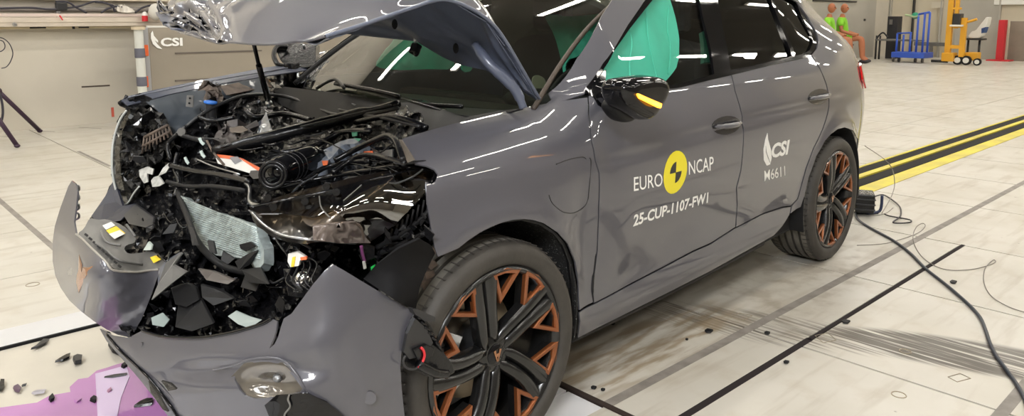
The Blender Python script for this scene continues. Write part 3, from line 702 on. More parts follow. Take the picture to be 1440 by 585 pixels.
# sill
sl = panel('sill', [(813, 475), (815, 440), (835, 428.5), (880, 404.5), (928, 379.5), (975, 354.5), (1000, 343.5), (1033, 322), (1074, 301), (1100, 292.5), (1112, 291), (1110, 302), (1100, 318), (1088, 331), (1001, 380), (906, 428), (850, 456)])
tube('sill_edge', [body(.45, .21, .06), body(1.2, .21, .06), body(2.0, .23, .06)], .02, MATTE, car)
# floor of the car body and cabin shell
box('floor_pan', (1.85, 0, .27), (3.0, 1.66, .1), DARK, car, bev=.02)
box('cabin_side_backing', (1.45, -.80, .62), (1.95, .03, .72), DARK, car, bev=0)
box('cabin_side_backing', (1.35, .84, .65), (1.9, .05, .8), UNDER, car, bev=.01)
box('tail_backing', (3.3, 0, .7), (.12, 1.3, .8), UNDER, car, bev=.05)
# greenhouse ---------------------------------------------------------
ap = panel('windscreen_pillar', [(768, 146), (775, 140.5), (810, 84), (847, 21), (863, -4), (880, -34), (930, -34), (905, 3), (883, 35), (848, 89), (822, 132), (795, 141)], label='grey windscreen pillar')
panel('window_frame', [(822.5, 132), (848.5, 89), (883.5, 35), (905.5, 3), (930, -34), (1160, -30), (1137, 24), (1150.5, 50), (1152, 60), (1148, 70), (1140, 78), (1080, 91), (1027, 104), (995, 111.5), (953, 122), (905, 126.5), (853, 127.5)], GLOSS, .008,
      holes=[[(850, 123), (851, 98), (866, 72), (887, 42), (908, 15), (935, -22), (978, -22), (990, 20), (1002, 70), (1007, 104), (995, 108), (953, 119), (905, 123)],
             [(1030, 98.5), (1020, 45), (1011, -2), (1008, -20), (1075, -20), (1090, 10), (1116, 79), (1080, 88)],
             [(1121, 78.5), (1095, 15), (1082, -15), (1110, -18), (1128, 20), (1144, 48), (1145.5, 59), (1141, 70), (1134, 75)]], thick=.012, label='gloss black window surround')
panel('belt_trim', [(829, 134), (853, 129.5), (905, 128), (953, 123.5), (995, 113), (1027, 105.5), (1080, 92.5), (1140, 79.5), (1140, 77), (1080, 90), (1027, 103), (995, 110.5), (953, 121), (905, 125.5), (853, 126.5)], GLOSS, -.003, thick=.01)
panel('front_side_window', [(846, 126), (847, 96), (864, 68), (885, 38), (906, 10), (935, -26), (985, -26), (1000, 30), (1010, 104), (953, 122), (905, 126)], SIDEG, .022, sp=.05)
panel('rear_side_window', [(1026, 102), (1006, -24), (1078, -24), (1092, 8), (1119, 80), (1080, 91)], PRIV, .022, sp=.05)
panel('quarter_window', [(1118, 80), (1078, -20), (1112, -22), (1131, 18), (1147, 46), (1148, 60), (1136, 77)], PRIV, .022, sp=.05)
panel('mirror_sail', [(826, 133), (848, 99), (851, 98), (853.5, 128), (857, 152), (850, 154), (840, 147), (833, 136)], GLOSS, -.004)
# roof, far side, tail (beyond the frame, seen only from the side)
def roofp(a, b): # a along, b across -1..1
    z = tab([(1.05, 1.44), (1.5, 1.545), (2.0, 1.58), (2.6, 1.56), (3.0, 1.49), (3.2, 1.42)], a)-.07*b*b*b*b-.03*b*b
    return Vector((a, b*.60*tab([(1.0, .98), (1.8, 1), (2.6, .97), (3.2, .85)], a), z))
sheet('roof', [(1.02, -.98), (3.2, -.98), (3.2, .98), (1.02, .98)], roofp, PAINT, car, .02, .12)
sheet('tailgate', [(0, -1), (1, -1), (1, 1), (0, 1)], lambda a, b: Vector((3.2+.30*a-.1*b*b, b*lerp(.5, .64, a), lerp(1.42, .95, a))), PAINT, car, .02, .15)
sheet('rear_bumper', [(0, -1), (1, -1), (1, 1), (0, 1)], lambda a, b: Vector((3.47+.05*a-.10*b*b*b*b, b*.66, lerp(.95, .3, a))), PAINT, car, .02, .15)
def fside(x, s): p = body(x, s, 0, False); return Vector((p.x, -p.y, p.z))
sheet('far_side_panel', [(.42, .2), (2.3, .2), (2.3, .5), (2.45, .68), (2.68, .76), (2.95, .68), (3.05, .4), (3.5, .4), (3.4, 1.08), (2.5, 1.14), (.5, 1.08)], fside, PAINT, car, .01, .08)
sheet('far_window_frame', [(.5, 1.06), (2.5, 1.12), (3.3, 1.1), (3.1, 1.4), (2.9, 1.52), (1.2, 1.5), (1.0, 1.42)], fside, GLOSS, car, .01, .08, holes=[[(.68, 1.1), (1.55, 1.12), (1.5, 1.44), (1.15, 1.42)], [(1.66, 1.13), (2.55, 1.15), (2.6, 1.45), (1.62, 1.46)]])
sheet('far_side_glass', [(.66, 1.08), (2.6, 1.13), (2.62, 1.47), (1.5, 1.47), (1.12, 1.44)], lambda x, s: fside(x, s)+Vector((0, -.02, 0)), PRIV, car, .004, .1)
box('headliner', (2.35, 0, 1.50), (1.4, 1.0, .02), SEATM, car)
box('tail_trim', (3.0, 0, 1.0), (.04, 1.3, .5), SEATM, car)
# windscreen
def wsf(a, b): # a 0 base .. 1 top, b -1 near .. 1 far
    base_ = Vector((.36-.13*(1-b*b), .755*b*.98, 1.03)); top_ = Vector((1.14-.07*(1-b*b), .60*b, 1.455+.02*(1-b*b)))
    p = base_.lerp(top_, a); return p+Vector((-.03, 0, .035))*math.sin(math.pi*a)*1.0
sheet('windscreen', [(0, -.985), (1, -.985), (1, .985), (0, .985)], wsf, WSG, car, .005, .06)
tube('windscreen_seal', [wsf(t, -1.0)+Vector((0, 0, .003)) for t in (0, .25, .5, .75, 1)], .009, mat('brown_black_seal', (.05, .035, .025), .5), car)
tube('windscreen_seal', [wsf(t, 1.0) for t in (0, .25, .5, .75, 1)], .012, MATTE, car)
tube('far_windscreen_pillar', [wsf(t, 1.04)+Vector((.02, 0, 0)) for t in (0, .25, .5, .75, 1)], .022, GLOSS, car)
# cabin --------------------------------------------------------------
def dash(a, b): return Vector((.42+a*.5, b*.7, 1.0-.02*a-.05*max(0, a-.6)*2-.01*b*b))
sheet('dashboard', [(-.3, -1), (1, -1), (1, 1), (-.3, 1)], dash, mat('dark_dash', (.02, .02, .02), .55, bump=.3, bs=80), car, .08, .1)
box('dash_front', (.97, 0, .78), (.1, 1.36, .4), MATTE, car, bev=.02)
ball('instrument_hood', (.82, -.38, 1.0), (.12, .2, .05), MATTE, car)
# steering wheel
swc = Vector((1.08, -.37, .96)); ax = Vector((-.9, 0, .42)).normalized(); a_ = ax.orthogonal().normalized(); b_ = ax.cross(a_)
swp = tube('steering_wheel', [swc+(a_*math.cos(t)+b_*math.sin(t))*.18 for t in [2*math.pi*i/16 for i in range(16)]], .016, MATTE, car, closed=True, sub=3)
ball('wheel_hub', swc, (.05, .08, .07), MATTE, swp)
for t in (0.3, 2.84, 4.7): tube('wheel_spoke', [swc, swc+(Vector((0, 1, 0))*math.cos(t)+ax.cross(Vector((0, 1, 0)))*math.sin(t))*.18], .013, ALU, swp, sub=1)
def seat(yc, xc, lab):
    sx = sheet('seat_back', rounded([(-.25, 0), (.25, 0), (.23, .55), (.15, .62), (-.15, .62), (-.23, .55)], 2), lambda a, b: Vector((xc+.28+.18*b+.06*(a/.25)**2*-1, yc+a, .62+b)), SEATM, car, .13, .08, flip=False, label=lab)
    box('seat_cushion', (xc, yc, .58), (.52, .5, .16), SEATM, car, bev=.05)
    h = box('headrest', (xc+.43, yc, 1.36), (.09, .26, .2), SEATM, car, bev=.04); return h
seat(-.37, 1.35, None); seat(.37, 1.35, None); box('rear_seat', (2.35, 0, .95), (.16, 1.3, .75), SEATM, car, bev=.05); box('rear_cushion', (2.1, 0, .58), (.5, 1.3, .16), SEATM, car, bev=.05)
# curtain and front airbags
def wav(off, amp=.02): return lambda x, s: body(x, s, off+amp*(noise.noise((x*6, s*6, 1))+.5*math.sin(x*26+s*5)), False)
ab = bodypoly([(849, 122), (849, 98), (857, 78), (873, 56), (893, 34), (905, 12), (935, -20), (958, -20), (963, 0), (970, 22), (977, 55), (979, 82), (974, 96), (964, 108), (957, 118), (935, 118), (905, 124), (884, 131), (860, 130)])
sheet('curtain_airbag', ab, wav(.075, .012), TEAL, car, .012, .035, label='teal curtain airbag filling the front door window')
for L in ([(900, 36), (906, 60), (903, 90), (905, 120)], [(925, 12), (928, 50), (935, 85), (942, 115)], [(957, 8), (955, 40), (960, 70), (957, 105)]):
    tube('airbag_seam', [body(*onb(u, v), .055, False) for u, v in L], .0035, TEAL, car, res=5)
ab2 = bodypoly([(1010, -12), (1012, 5), (1020, 10), (1040, 13), (1057, 15), (1059, 5), (1056, -12)])
sheet('rear_curtain_airbag', ab2, wav(.05, .008), TEAL, car, .01, .05)
rs = bodypoly([(1020, 45), (1028, 90), (1050, 88), (1052, 50), (1042, 35)])
sheet('rear_side_airbag', rs, wav(.12, .02), mat('dim_teal', (.03, .16, .10), .8), car, .02, .05)
def farp(pts): return pts
relief('centre_airbag', rounded([(763, 19), (800, 24), (852, 18), (872, 20), (852, 45), (840, 62), (812, 80), (797, 84), (793, 108), (789, 84), (780, 50)], 1), [(763, 19, dict(x=1.42)), (852, 18, dict(x=1.36)), (797, 84, dict(x=1.42)), (812, 60, dict(x=1.38)), (840, 60, dict(x=1.3))], TEAL, car, .012, 7, .02, 12)
relief('passenger_airbag', rounded([(527, 92), (545, 68), (560, 50), (575, 40), (640, 46), (668, 92), (640, 84), (637, 98), (600, 97), (565, 99), (540, 97)], 1), [(527, 92, dict(y=.64)), (560, 50, dict(y=.60)), (668, 88, dict(y=.45)), (600, 97, dict(y=.55)), (620, 60, dict(y=.48))], TEAL, car, .012, 7, .010, 22, label='crumpled teal airbag behind the windscreen')
relief('driver_airbag', rounded([(648, 86), (664, 84), (664, 100), (652, 102)], 1), [(648, 86, dict(y=.3)), (664, 84, dict(y=.3)), (664, 100, dict(y=.3)), (652, 102, dict(y=.3))], TEAL, car, .012, 7)
relief('inspection_sticker', rounded([(748, 108), (758, 105), (768, 112), (768, 128), (758, 134), (750, 128)], 2), [(u, v, dict(y=-.3)) for u, v in ((748, 108), (768, 112), (758, 134))], mat('pale_badge', (.55, .55, .45), .6), car, .004, 6)
# ------------------------------------------------------------------ mirror
mi = at(905, 150, y=-1.02)
def closed_blob(name, px, front, back, m, parent, rnd=2, label=None):
    """rounded solid between a front outline plane and a back plane"""
    bm = bmesh.new(); pts = rounded(px, rnd); c = sum((Vector(p) for p in pts), Vector((0, 0)))/len(pts)
    for k, (pl, sc_) in enumerate(((front, .72), (lerp(front, back, .2), .93), (lerp(front, back, .5), 1), (lerp(front, back, .85), .92), (back, .75))):
        for p in pts:
            q = c+(p-c)*sc_; bm.verts.new(at(q.x, q.y, y=front)+Vector((0, pl-front, 0)))
    bmesh.ops.convex_hull(bm, input=bm.verts[:]); o = frombm(name, bm, m, parent, label, smooth=True)
    k = o.modifiers.new('r', 'REMESH'); k.mode = 'VOXEL'; k.voxel_size = .006; k.use_smooth_shade = True; k = o.modifiers.new('s', 'SMOOTH'); k.iterations = 12; k.factor = .6; return o
mg = closed_blob('mirror_housing', [(884, 122), (890, 113), (905, 109), (925, 106), (944, 108), (953, 118), (950, 132), (944, 146), (934, 160), (925, 174), (908, 165), (893, 153), (886, 140)], -1.10, -.97, GLOSS, car, 2, 'gloss black door mirror hanging crooked')
relief('signal_lamp', [(896, 131.5), (900, 132), (931, 146), (930, 151), (926, 150.5), (899, 137)], [(896, 132, dict(y=-1.105)), (931, 148, dict(y=-1.108)), (912, 141, dict(y=-1.112))], AMBER, mg, .004, 5)
closed_blob('mirror_foot', [(866, 152), (872, 141), (885, 132), (900, 140), (908, 152), (903, 166), (893, 175), (880, 172)], -1.02, -.94, MATTE, car, 1)
tube('mirror_arm', [body(*onb(846, 138), -.0), at(868, 140, y=-.98), at(890, 136, y=-1.0)], [.022, .02, .024], GLOSS, car, res=10)
# ------------------------------------------------------------------ door handles
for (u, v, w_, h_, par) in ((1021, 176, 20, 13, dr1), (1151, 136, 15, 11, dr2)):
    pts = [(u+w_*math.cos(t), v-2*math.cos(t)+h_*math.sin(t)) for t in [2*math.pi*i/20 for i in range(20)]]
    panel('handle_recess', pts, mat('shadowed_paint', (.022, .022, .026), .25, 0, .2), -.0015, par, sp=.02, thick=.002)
    a, b_ = onb(u-w_*.85, v+2.5), onb(u+w_*.95, v-4)
    L = [body(lerp(a[0], b_[0], t), lerp(a[1], b_[1], t), -.004-.028*math.sin(math.pi*min(1, max(0, t)))) for t in (0, .15, .35, .6, .85, 1)]
    bm = bmesh.new(); tube('', L, [.005, .010, .012, .012, .010, .006], None, bm=bm, res=10)
    frombm('door_handle', bm, PAINT, par, smooth=True)
# lettering on the doors
def bq(c, off=-.0012):
    P = [onb(u, v) for u, v in c]
    def f(a, b):
        lo = (lerp(P[0][0], P[1][0], a), lerp(P[0][1], P[1][1], a)); hi = (lerp(P[3][0], P[2][0], a), lerp(P[3][1], P[2][1], a))
        return body(lerp(lo[0], hi[0], b), lerp(lo[1], hi[1], b), off)
    return f
textgeo('lettering', 'EURO', bq([(891, 269), (931.5, 261.5), (931, 243), (891, 249)]), WHITED, dr1, bold=.004)
textgeo('lettering', 'NCAP', bq([(968.5, 246), (1003, 239), (1003, 219.5), (968, 227)]), WHITED, dr1, bold=.004)
textgeo('lettering', '25-CUP-1107-FW1', bq([(890, 319), (996, 285), (996, 270), (890, 302.5)]), WHITED, dr1, bold=.03, shear=.12)
textgeo('lettering', 'CSI', bq([(1084.5, 223), (1109, 217), (1110.5, 196), (1084.5, 202.5)]), WHITED, dr2, bold=.04, shear=.15)
textgeo('lettering', 'M6611', bq([(1074.5, 255), (1104, 247), (1103.5, 233), (1074.5, 240)]), WHITED, dr2, bold=.003)
panel('wing_logo', [(1079, 187), (1080, 196), (1084, 211), (1085, 222), (1083, 231), (1078, 233), (1074, 225), (1073.5, 210), (1076, 196)], WHITED, -.001, dr2, sp=.02, thick=.001)
panel('wing_logo_gap', [(1076.5, 205), (1077.5, 214), (1081, 224), (1083.5, 231), (1079.5, 222), (1076.8, 214)], PAINT, -.002, dr2, sp=.02, thick=.001)
cx_, cs2 = onb(950, 242.4); rr_ = .072
def disc(rad, a0, a1, off, m, nm):
    n = max(3, int(24*(a1-a0)/(2*math.pi)))
    P = [(cx_+rad*math.cos(a0+(a1-a0)*i/n), cs2+rad*math.sin(a0+(a1-a0)*i/n)) for i in range(n+(0 if a1-a0 > 6 else 1))]
    if a1-a0 < 6: P.append((cx_, cs2))
    sheet(nm, P, bmap(off), m, dr1, .0008, .03)
e1, e2 = onb(950, 213), onb(950, 272); rr_ = abs(e1[1]-e2[1])/2
disc(rr_, 0, 2*math.pi, -.001, YELD, 'yellow_disc')
disc(rr_*.5, math.pi/2, math.pi, -.0018, BLKD, 'black_quarter'); disc(rr_*.5, -math.pi/2, 0, -.0018, BLKD, 'black_quarter')
tl = sheet('tail_lamp', bodypoly([(1207, 88), (1213, 89), (1219, 95), (1221, 104), (1219, 113), (1214, 114), (1210, 104)])[:0] or [(3.2, .97), (3.24, 1.045), (3.35, 1.06), (3.45, 1.02), (3.45, .94), (3.3, .91)], lambda x, s: body(x, s, -.004), REDL, car, .01, .03, label='red tail lamp')
# door seam gap left by the crash, paint creases, dents in the fender
tube('door_gap', [body(*onb(u, v), .001) for u, v in [(838.5, 350), (836, 375), (833, 400), (834.5, 424)]], [.001, .003, .006, .003], DARK, car, res=6)
for L in ([(782, 231), (800, 224), (818, 220.5), (824, 223)], [(772, 274), (777, 286), (792, 298), (808, 299), (822, 290), (828, 276)], [(829, 222), (831, 228), (829, 258), (827, 280)]):
    tube('fender_crease', [body(*onb(u, v), -.0005) for u, v in L], .0016, mat('crease_dark', (.02, .02, .022), .5), fen, res=5)
# ------------------------------------------------------------------ wheels
SILV = mat('silver_caliper_paint', (.55, .57, .6), .3, .5)
def make_wheel(c, parent, yaw=0, name='front_wheel', dusty=True, label=None):
    """c = centre of the outer ring plane; outboard is -Y"""
    w0 = Matrix.Translation(c) @ Matrix.Rotation(yaw, 4, 'Z')
    ax = (0, 1, 0); O = (0, 0, 0)
    # rim barrel is the wheel's own mesh
    rimp = [(.262, .0), (.270, .004), (.274, .012), (.272, .02), (.262, .024), (.250, .05), (.246, .10), (.250, .2), (.268, .226), (.268, .232), (.240, .232), (.236, .1), (.240, .04), (.247, .018), (.254, .004)]
    wh = lathe(name, rimp+[rimp[0]], O, ax, RIMB, parent, 64, label, w0)
    tp_ = [(.272, .014), (.276, .004), (.292, -.006), (.312, -.008), (.330, .002), (.339, .018), (.344, .032)]
    gr = []
    for g in (.065, .105, .145, .185): gr += [(.345, g-.007), (.336, g-.005), (.336, g+.005), (.345, g+.007)]
    tp_ += gr+[(.344, .222), (.339, .236), (.330, .25), (.312, .262), (.292, .258), (.276, .245), (.272, .235)]
    ty = lathe('tyre', tp_+[(.262, .2), (.262, .05), (.272, .014)], O, ax, RUBBER, wh, 96, None, w0)
    ty.data.materials.append(DUSTY)
    for p in ty.data.polygons:
        if all(math.hypot(ty.data.vertices[v].co.x, ty.data.vertices[v].co.z) > .3425 for v in p.vertices): p.material_index = 1
    bm = bmesh.new()  # shoulder sipes
    for i in range(72):
        t = 2*math.pi*i/72
        for y_ in (.035, .207):
            R_ = Matrix.Rotation(-t, 3, 'Y'); boxbm(bm, R_ @ Vector((.344, y_, 0)), (.004, .034, .0035), R_)
    o = frombm('tread_sipes', bm, RUBBER, wh, world=w0); o['kind'] = 'stuff'
    # hub, disc, caliper
    lathe('brake_disc', [(.165, .125), (.165, .15), (.06, .15), (.06, .125), (.165, .125)], O, ax, mat('worn_disc_steel', (.30, .26, .20), .38, 1), wh, 48, None, w0)
    lathe('disc_hat', [(.085, .10), (.085, .125), (.02, .125)], O, ax, ALU, wh, 32, None, w0)
    cal = bmesh.new()
    for k in range(8):
        t0 = math.radians(150+k*8); 
        boxbm(cal, (math.cos(t0)*.165, .11, math.sin(t0)*.165), (.085, .10, .030), Matrix.Rotation(-t0, 3, 'Y'))
    frombm('brake_caliper', cal, SILV, wh, world=w0)
    lathe('hub_cap', [(.0, .016), (.028, .017), (.033, .021), (.033, .04), (.0, .04)], O, ax, GLOSS, wh, 24, None, w0)
    lathe('hub_centre', [(.0, .022), (.05, .024), (.062, .032), (.066, .06), (.0, .07)], O, ax, RIMB, wh, 32, None, w0)
    bm = bmesh.new()
    for a in (((-.016, .016), (-.008, .018), (0, -.018), (-.003, -.020)), ((.016, .016), (.008, .018), (0, -.018), (.003, -.020)), ((-.008, .006), (.008, .006), (0, -.006))):
        slab('', [Vector((x, .0155, z)) for x, z in a], Vector((0, -.002, 0)), None, bm=bm)
    frombm('copper_emblem', bm, EMBL, wh, world=w0)
    def P(r, t, y): return Vector((r*math.cos(t), y, r*math.sin(t)))
    for k in range(5):
        a0 = math.radians(104-72*k)
        # broad twin-blade spoke, swirling slightly
        for side in (-1, 1):
            bm = bmesh.new(); rings = []
            for i in range(9):
                t = i/8; r = lerp(.040, .262, t); tc = a0+math.radians(12)*(1-t)*.9-math.radians(2)
                hw = lerp(.018, .022, t)/r if i else .4
                hw = [.018, .0195, .020, .020, .0205, .0215, .024, .027, .029][i]/r
                cc = tc+side*hw*1.06; y0 = lerp(.022, .004, t)-.012*math.sin(math.pi*t)
                lo, hi = cc-hw, cc+hw; yo = y0+.014
                inner = lo if side > 0 else hi; outer = hi if side > 0 else lo
                rings.append([bm.verts.new(P(r, inner, yo)), bm.verts.new(P(r, lerp(inner, outer, .35), y0)), bm.verts.new(P(r, lerp(inner, outer, .8), y0+.003)), bm.verts.new(P(r, outer, y0+.016)), bm.verts.new(P(r, outer, y0+.045)), bm.verts.new(P(r, inner, y0+.05))])
            for i in range(8):
                for j in range(6): bm.faces.new((rings[i][j], rings[i][(j+1) % 6], rings[i+1][(j+1) % 6], rings[i+1][j]))
            bm.faces.new(rings[0]); bm.faces.new(rings[-1][::-1])
            o = frombm('spoke', bm, RIMB, wh, world=w0, smooth=True); o.modifiers.new('b', 'EDGE_SPLIT').split_angle = math.radians(75)
        bo = lathe('wheel_bolt', [(.0, .03), (.012, .03), (.013, .05)], P(.052, a0+math.radians(36), 0), ax, STEEL, wh, 10, None, w0)
        # copper-edged hollow triangles between the spokes
        for s, tip in ((1, 13), (-1, 17)):
            A_ = P(.266, a0+s*math.radians(7.5), .006); B_ = P(.268, a0+s*math.radians(20), .004); C_ = P(.266, a0+s*math.radians(33.5), .004); T_ = P(.158, a0+s*math.radians(tip+1), .016)
            out = [A_, B_, C_, T_]; cen = (A_+C_+T_)/3
            def ins(Q, k): return [q.lerp(cen, k) for q in Q]
            bm = bmesh.new(); n = 4
            rings = [[bm.verts.new(q+Vector((0, dy, 0))) for q in ins(out, kk)] for kk, dy in ((0, .012), (0, -.001), (.06, -.004), (.36, -.003), (.42, .002), (.42, .014))]
            for i in range(5):
                for j in range(n): bm.faces.new((rings[i][j], rings[i][(j+1) % n], rings[i+1][(j+1) % n], rings[i+1][j]))
            frombm('copper_frame', bm, COPPER, wh, world=w0)
            bm = bmesh.new(); n = 4
            rings = [[bm.verts.new(q+Vector((0, dy, 0))) for q in ins(out, kk)] for kk, dy in ((.02, .012), (.02, .04), (.42, .04), (.38, .012))]
            for i in range(4):
                for j in range(n): bm.faces.new((rings[i][j], rings[i][(j+1) % n], rings[(i+1) % 4][(j+1) % n], rings[(i+1) % 4][j]))
            frombm('triangle_backing', bm, RIMB, wh, world=w0)
    return wh
wf = make_wheel(Vector((.0, -.936, .345)), car, math.radians(-1.5), label='front wheel with dusty tread')
wr = make_wheel(Vector((2.68, -.92, .345)), car, 0, 'rear_wheel')
def copy_wheel(src, c, nm):
    m_ = Matrix.Translation(c) @ Matrix.Rotation(math.pi, 4, 'Z')
    o = src.copy(); o.name = nm; COL.objects.link(o); W[o.name] = m_; o.matrix_parent_inverse = W[car.name].inverted(); o.matrix_basis = m_
    for ch in list(src.children):
        q = ch.copy(); COL.objects.link(q); q.parent = o; q.matrix_parent_inverse = m_.inverted(); q.matrix_basis = m_
copy_wheel(wr, Vector((2.68, .92, .345)), 'rear_wheel'); copy_wheel(wr, Vector((.0, .9, .345)), 'front_wheel')
# wheel arch liners (speckled felt at the front)
def liner(cx, r, m, nm, a0=-20, a1=200):
    bm = bmesh.new(); n = 28; R_ = []
    for i in range(n+1):
        t = math.radians(lerp(a0, a1, i/n)); q = Vector((cx+r*math.cos(t), 0, .37+r*math.sin(t)*.98))
        R_.append([bm.verts.new((q.x, y, q.z)) for y in (-.905, -.6)]+[bm.verts.new((cx, -.6, .37))])
    for i in range(n):
        bm.faces.new((R_[i][0], R_[i+1][0], R_[i+1][1], R_[i][1])); bm.faces.new((R_[i][1], R_[i+1][1], R_[i+1][2], R_[i][2]))
    bmesh.ops.remove_doubles(bm, verts=bm.verts[:], dist=1e-5)
    o = frombm(nm, bm, m, car); so = o.modifiers.new('s', 'SOLIDIFY'); so.thickness = .006; return o
liner(.0, .405, LINER, 'front_arch_liner', -15, 100); liner(2.68, .405, DARK, 'rear_arch_liner')
panel('arch_lip', [(815, 438), (813.8, 398.5), (809, 368), (798.5, 343), (785.5, 328), (765, 314), (737, 308), (707, 312.5), (676, 326.5), (676, 329), (707, 315), (737, 311), (764, 317.5), (783, 331), (795, 346), (804, 370), (808, 400), (809, 436), (806, 470), (813, 474)], MATTE, .012, thick=.01, sp=.03)
# parking support behind the wheel
# ------------------------------------------------------------------ HOOD: torn up, folded like a tent
def catm(p0, p1, p2, p3, t): return .5*((2*p1)+(p2-p0)*t+(2*p0-5*p1+4*p2-p3)*t*t+(3*p1-p0-3*p2+p3)*t**3)
def gridf(G):
    n, m_ = len(G), len(G[0])
    def row(i, b):
        b = min(max(b, 0), m_-1-1e-6); j = int(b); t = b-j; g = G[i]
        p1, p2 = g[j], g[j+1]; p0 = g[j-1] if j else p1*2-p2; p3 = g[j+2] if j+2 < m_ else p2*2-p1
        return catm(p0, p1, p2, p3, t)
    def f(a, b):
        ex = 0
        a = min(max(a, 0), n-1-1e-6); i = int(a); t = a-i
        p1, p2 = row(i, b), row(i+1, b); p0 = row(i-1, b) if i else p1*2-p2; p3 = row(i+2, b) if i+2 < n else p2*2-p1
        return catm(p0, p1, p2, p3, t)
    return f
def A(u, v, **k): return at(u, v, **k)
HG = [  # rear edge -> ridge -> nose, near side -> far side
 [A(762, 141, y=-.76), A(742, 120, x=.36), A(692, 100, x=.32), A(640, 84, x=.30), A(583, 52, x=.28), A(518, 47, x=.26), Vector((.27, .55, 1.30))],
 [A(728, 82, y=-.77), Vector((.24, -.68, 1.28)), Vector((.22, -.52, 1.305)), Vector((.2, -.33, 1.31)), Vector((.19, -.1, 1.35)), Vector((.18, .2, 1.37)), Vector((.18, .6, 1.36))],
 [A(694, 32, y=-.77), Vector((.13, -.70, 1.40)), Vector((.10, -.52, 1.42)), Vector((.08, -.3, 1.44)), Vector((.06, 0, 1.47)), Vector((.06, .3, 1.48)), Vector((.06, .65, 1.45))],
 [A(633, 0, y=-.77), Vector((-.03, -.70, 1.46)), Vector((-.05, -.5, 1.51)), Vector((-.06, -.25, 1.53)), Vector((-.07, 0, 1.55)), Vector((-.07, .35, 1.55)), Vector((-.05, .72, 1.50))],
 [A(585, 9, y=-.76), Vector((-.17, -.70, 1.42)), Vector((-.20, -.5, 1.46)), Vector((-.22, -.25, 1.48)), Vector((-.23, 0, 1.48)), Vector((-.22, .35, 1.47)), Vector((-.16, .74, 1.42))],
 [A(520, 30, y=-.76), Vector((-.30, -.68, 1.355)), Vector((-.36, -.48, 1.37)), Vector((-.39, -.25, 1.37)), Vector((-.40, 0, 1.37)), Vector((-.37, .32, 1.375)), Vector((-.24, .70, 1.37))],
 [A(455, 50, y=-.74), A(430, 56, x=-.45), A(395, 61, x=-.50), A(345, 62.5, x=-.53), A(300, 58, x=-.52), A(255, 44, x=-.42), A(222, 12, x=-.26)]]
hf = gridf(HG)
def hoodmap(off=0, cr=1):
    def f(a, b):
        p = hf(a, b)
        n = (hf(a+.02, b)-hf(a-.02, b)).cross(hf(a, b+.02)-hf(a, b-.02)).normalized() if 0 < a < 6 and 0 < b < 6 else Vector((0, 0, 1))
        if n.z < 0: n = -n
        k = sm(3.7, 5.2, a)*sm(3.0, 4.6, b)
        d = .040*k*(abs(noise.noise(Vector((a*2.1, b*2.4, 5))))*2-.5)+.007*k*noise.noise(Vector((a*4, b*5, 2)))
        d += .006*noise.noise(Vector((a*.9, b*.9, 8)))
        if cr > 1: d += .014*abs(noise.noise(Vector((a*1.5, b*1.6, 4))))-.012*math.exp(-((b-.9)/.25)**2)
        return p+n*(d-off)
    return f
Z0 = .02
hd = sheet('hood', [(Z0, Z0), (6-Z0, Z0), (6-Z0, 6-Z0), (Z0, 6-Z0)], hoodmap(), PAINT, car, .004, .11, label='grey hood bent up and crumpled at its far front corner', eps=.01)
hi = sheet('hood_inner_panel', [(Z0+.03, Z0+.03), (5.9, Z0+.03), (5.9, 5.9), (Z0+.03, 5.9)], hoodmap(.012, 2), UNDER, hd, .004, .12, label='dented blue grey underside', eps=.01, flip=None)
tube('hood_edge', [hoodmap(.004)(a, .03) for a in (.05, .5, 1, 1.5, 2, 2.5, 3, 3.5, 4, 4.5, 5, 5.5, 5.95)], .006, UNDER, hd, res=8, sub=3)
tube('hood_edge', [hoodmap(.004)(5.96, b) for b in (.05, .5, 1, 1.5, 2, 2.5, 3, 3.5, 4, 4.5, 5, 5.5, 5.95)], .004, PAINT, hd, res=8, sub=3)
# hinge arm of the hood, near side
ha = [A(668, 62, y=-.62), A(688, 90, y=-.68), A(712, 112, y=-.72), A(727, 130, y=-.74), A(736, 152, y=-.755)]
bm = bmesh.new(); tube('', ha, [.014, .018, .020, .018, .014], None, bm=bm, res=8)
frombm('hinge_arm', bm, UNDER, hd, smooth=True)
def dot(name, u, v, kw, r, m, parent=car, lab=None, sq=(1, 1, 1)): return ball(name, A(u, v, **kw), (r*sq[0], r*sq[1], r*sq[2]), m, parent, label=lab)
st = tube('hood_striker', [A(584, 52, x=.24), A(584, 60, x=.24)], .006, STEEL, hd, sub=1)
box('striker_block', A(584, 69, x=.24), (.03, .035, .04), PLAS, st, Matrix.Rotation(.5, 3, 'Y'), .006); dot('striker_tip', 585, 76, dict(x=.24), .010, PLAS, st)
for u, v in ((555, 34), (641, 68)): dot('rubber_plug', u, v, dict(x=.14 if u < 600 else .2), .012, DARK, hd, sq=(1, .6, 1.5))
# gas strut
gs = tube('gas_strut', [A(356, 58, x=-.20), A(366, 100, x=-.12)], .0075, PLAS, car, sub=1); tube('strut_cylinder', [A(364, 92, x=-.135), A(377, 141, x=-.03)], .0115, PLAS, gs, sub=1)
dot('strut_joint', 378, 145, dict(x=-.03), .014, STEEL, gs)
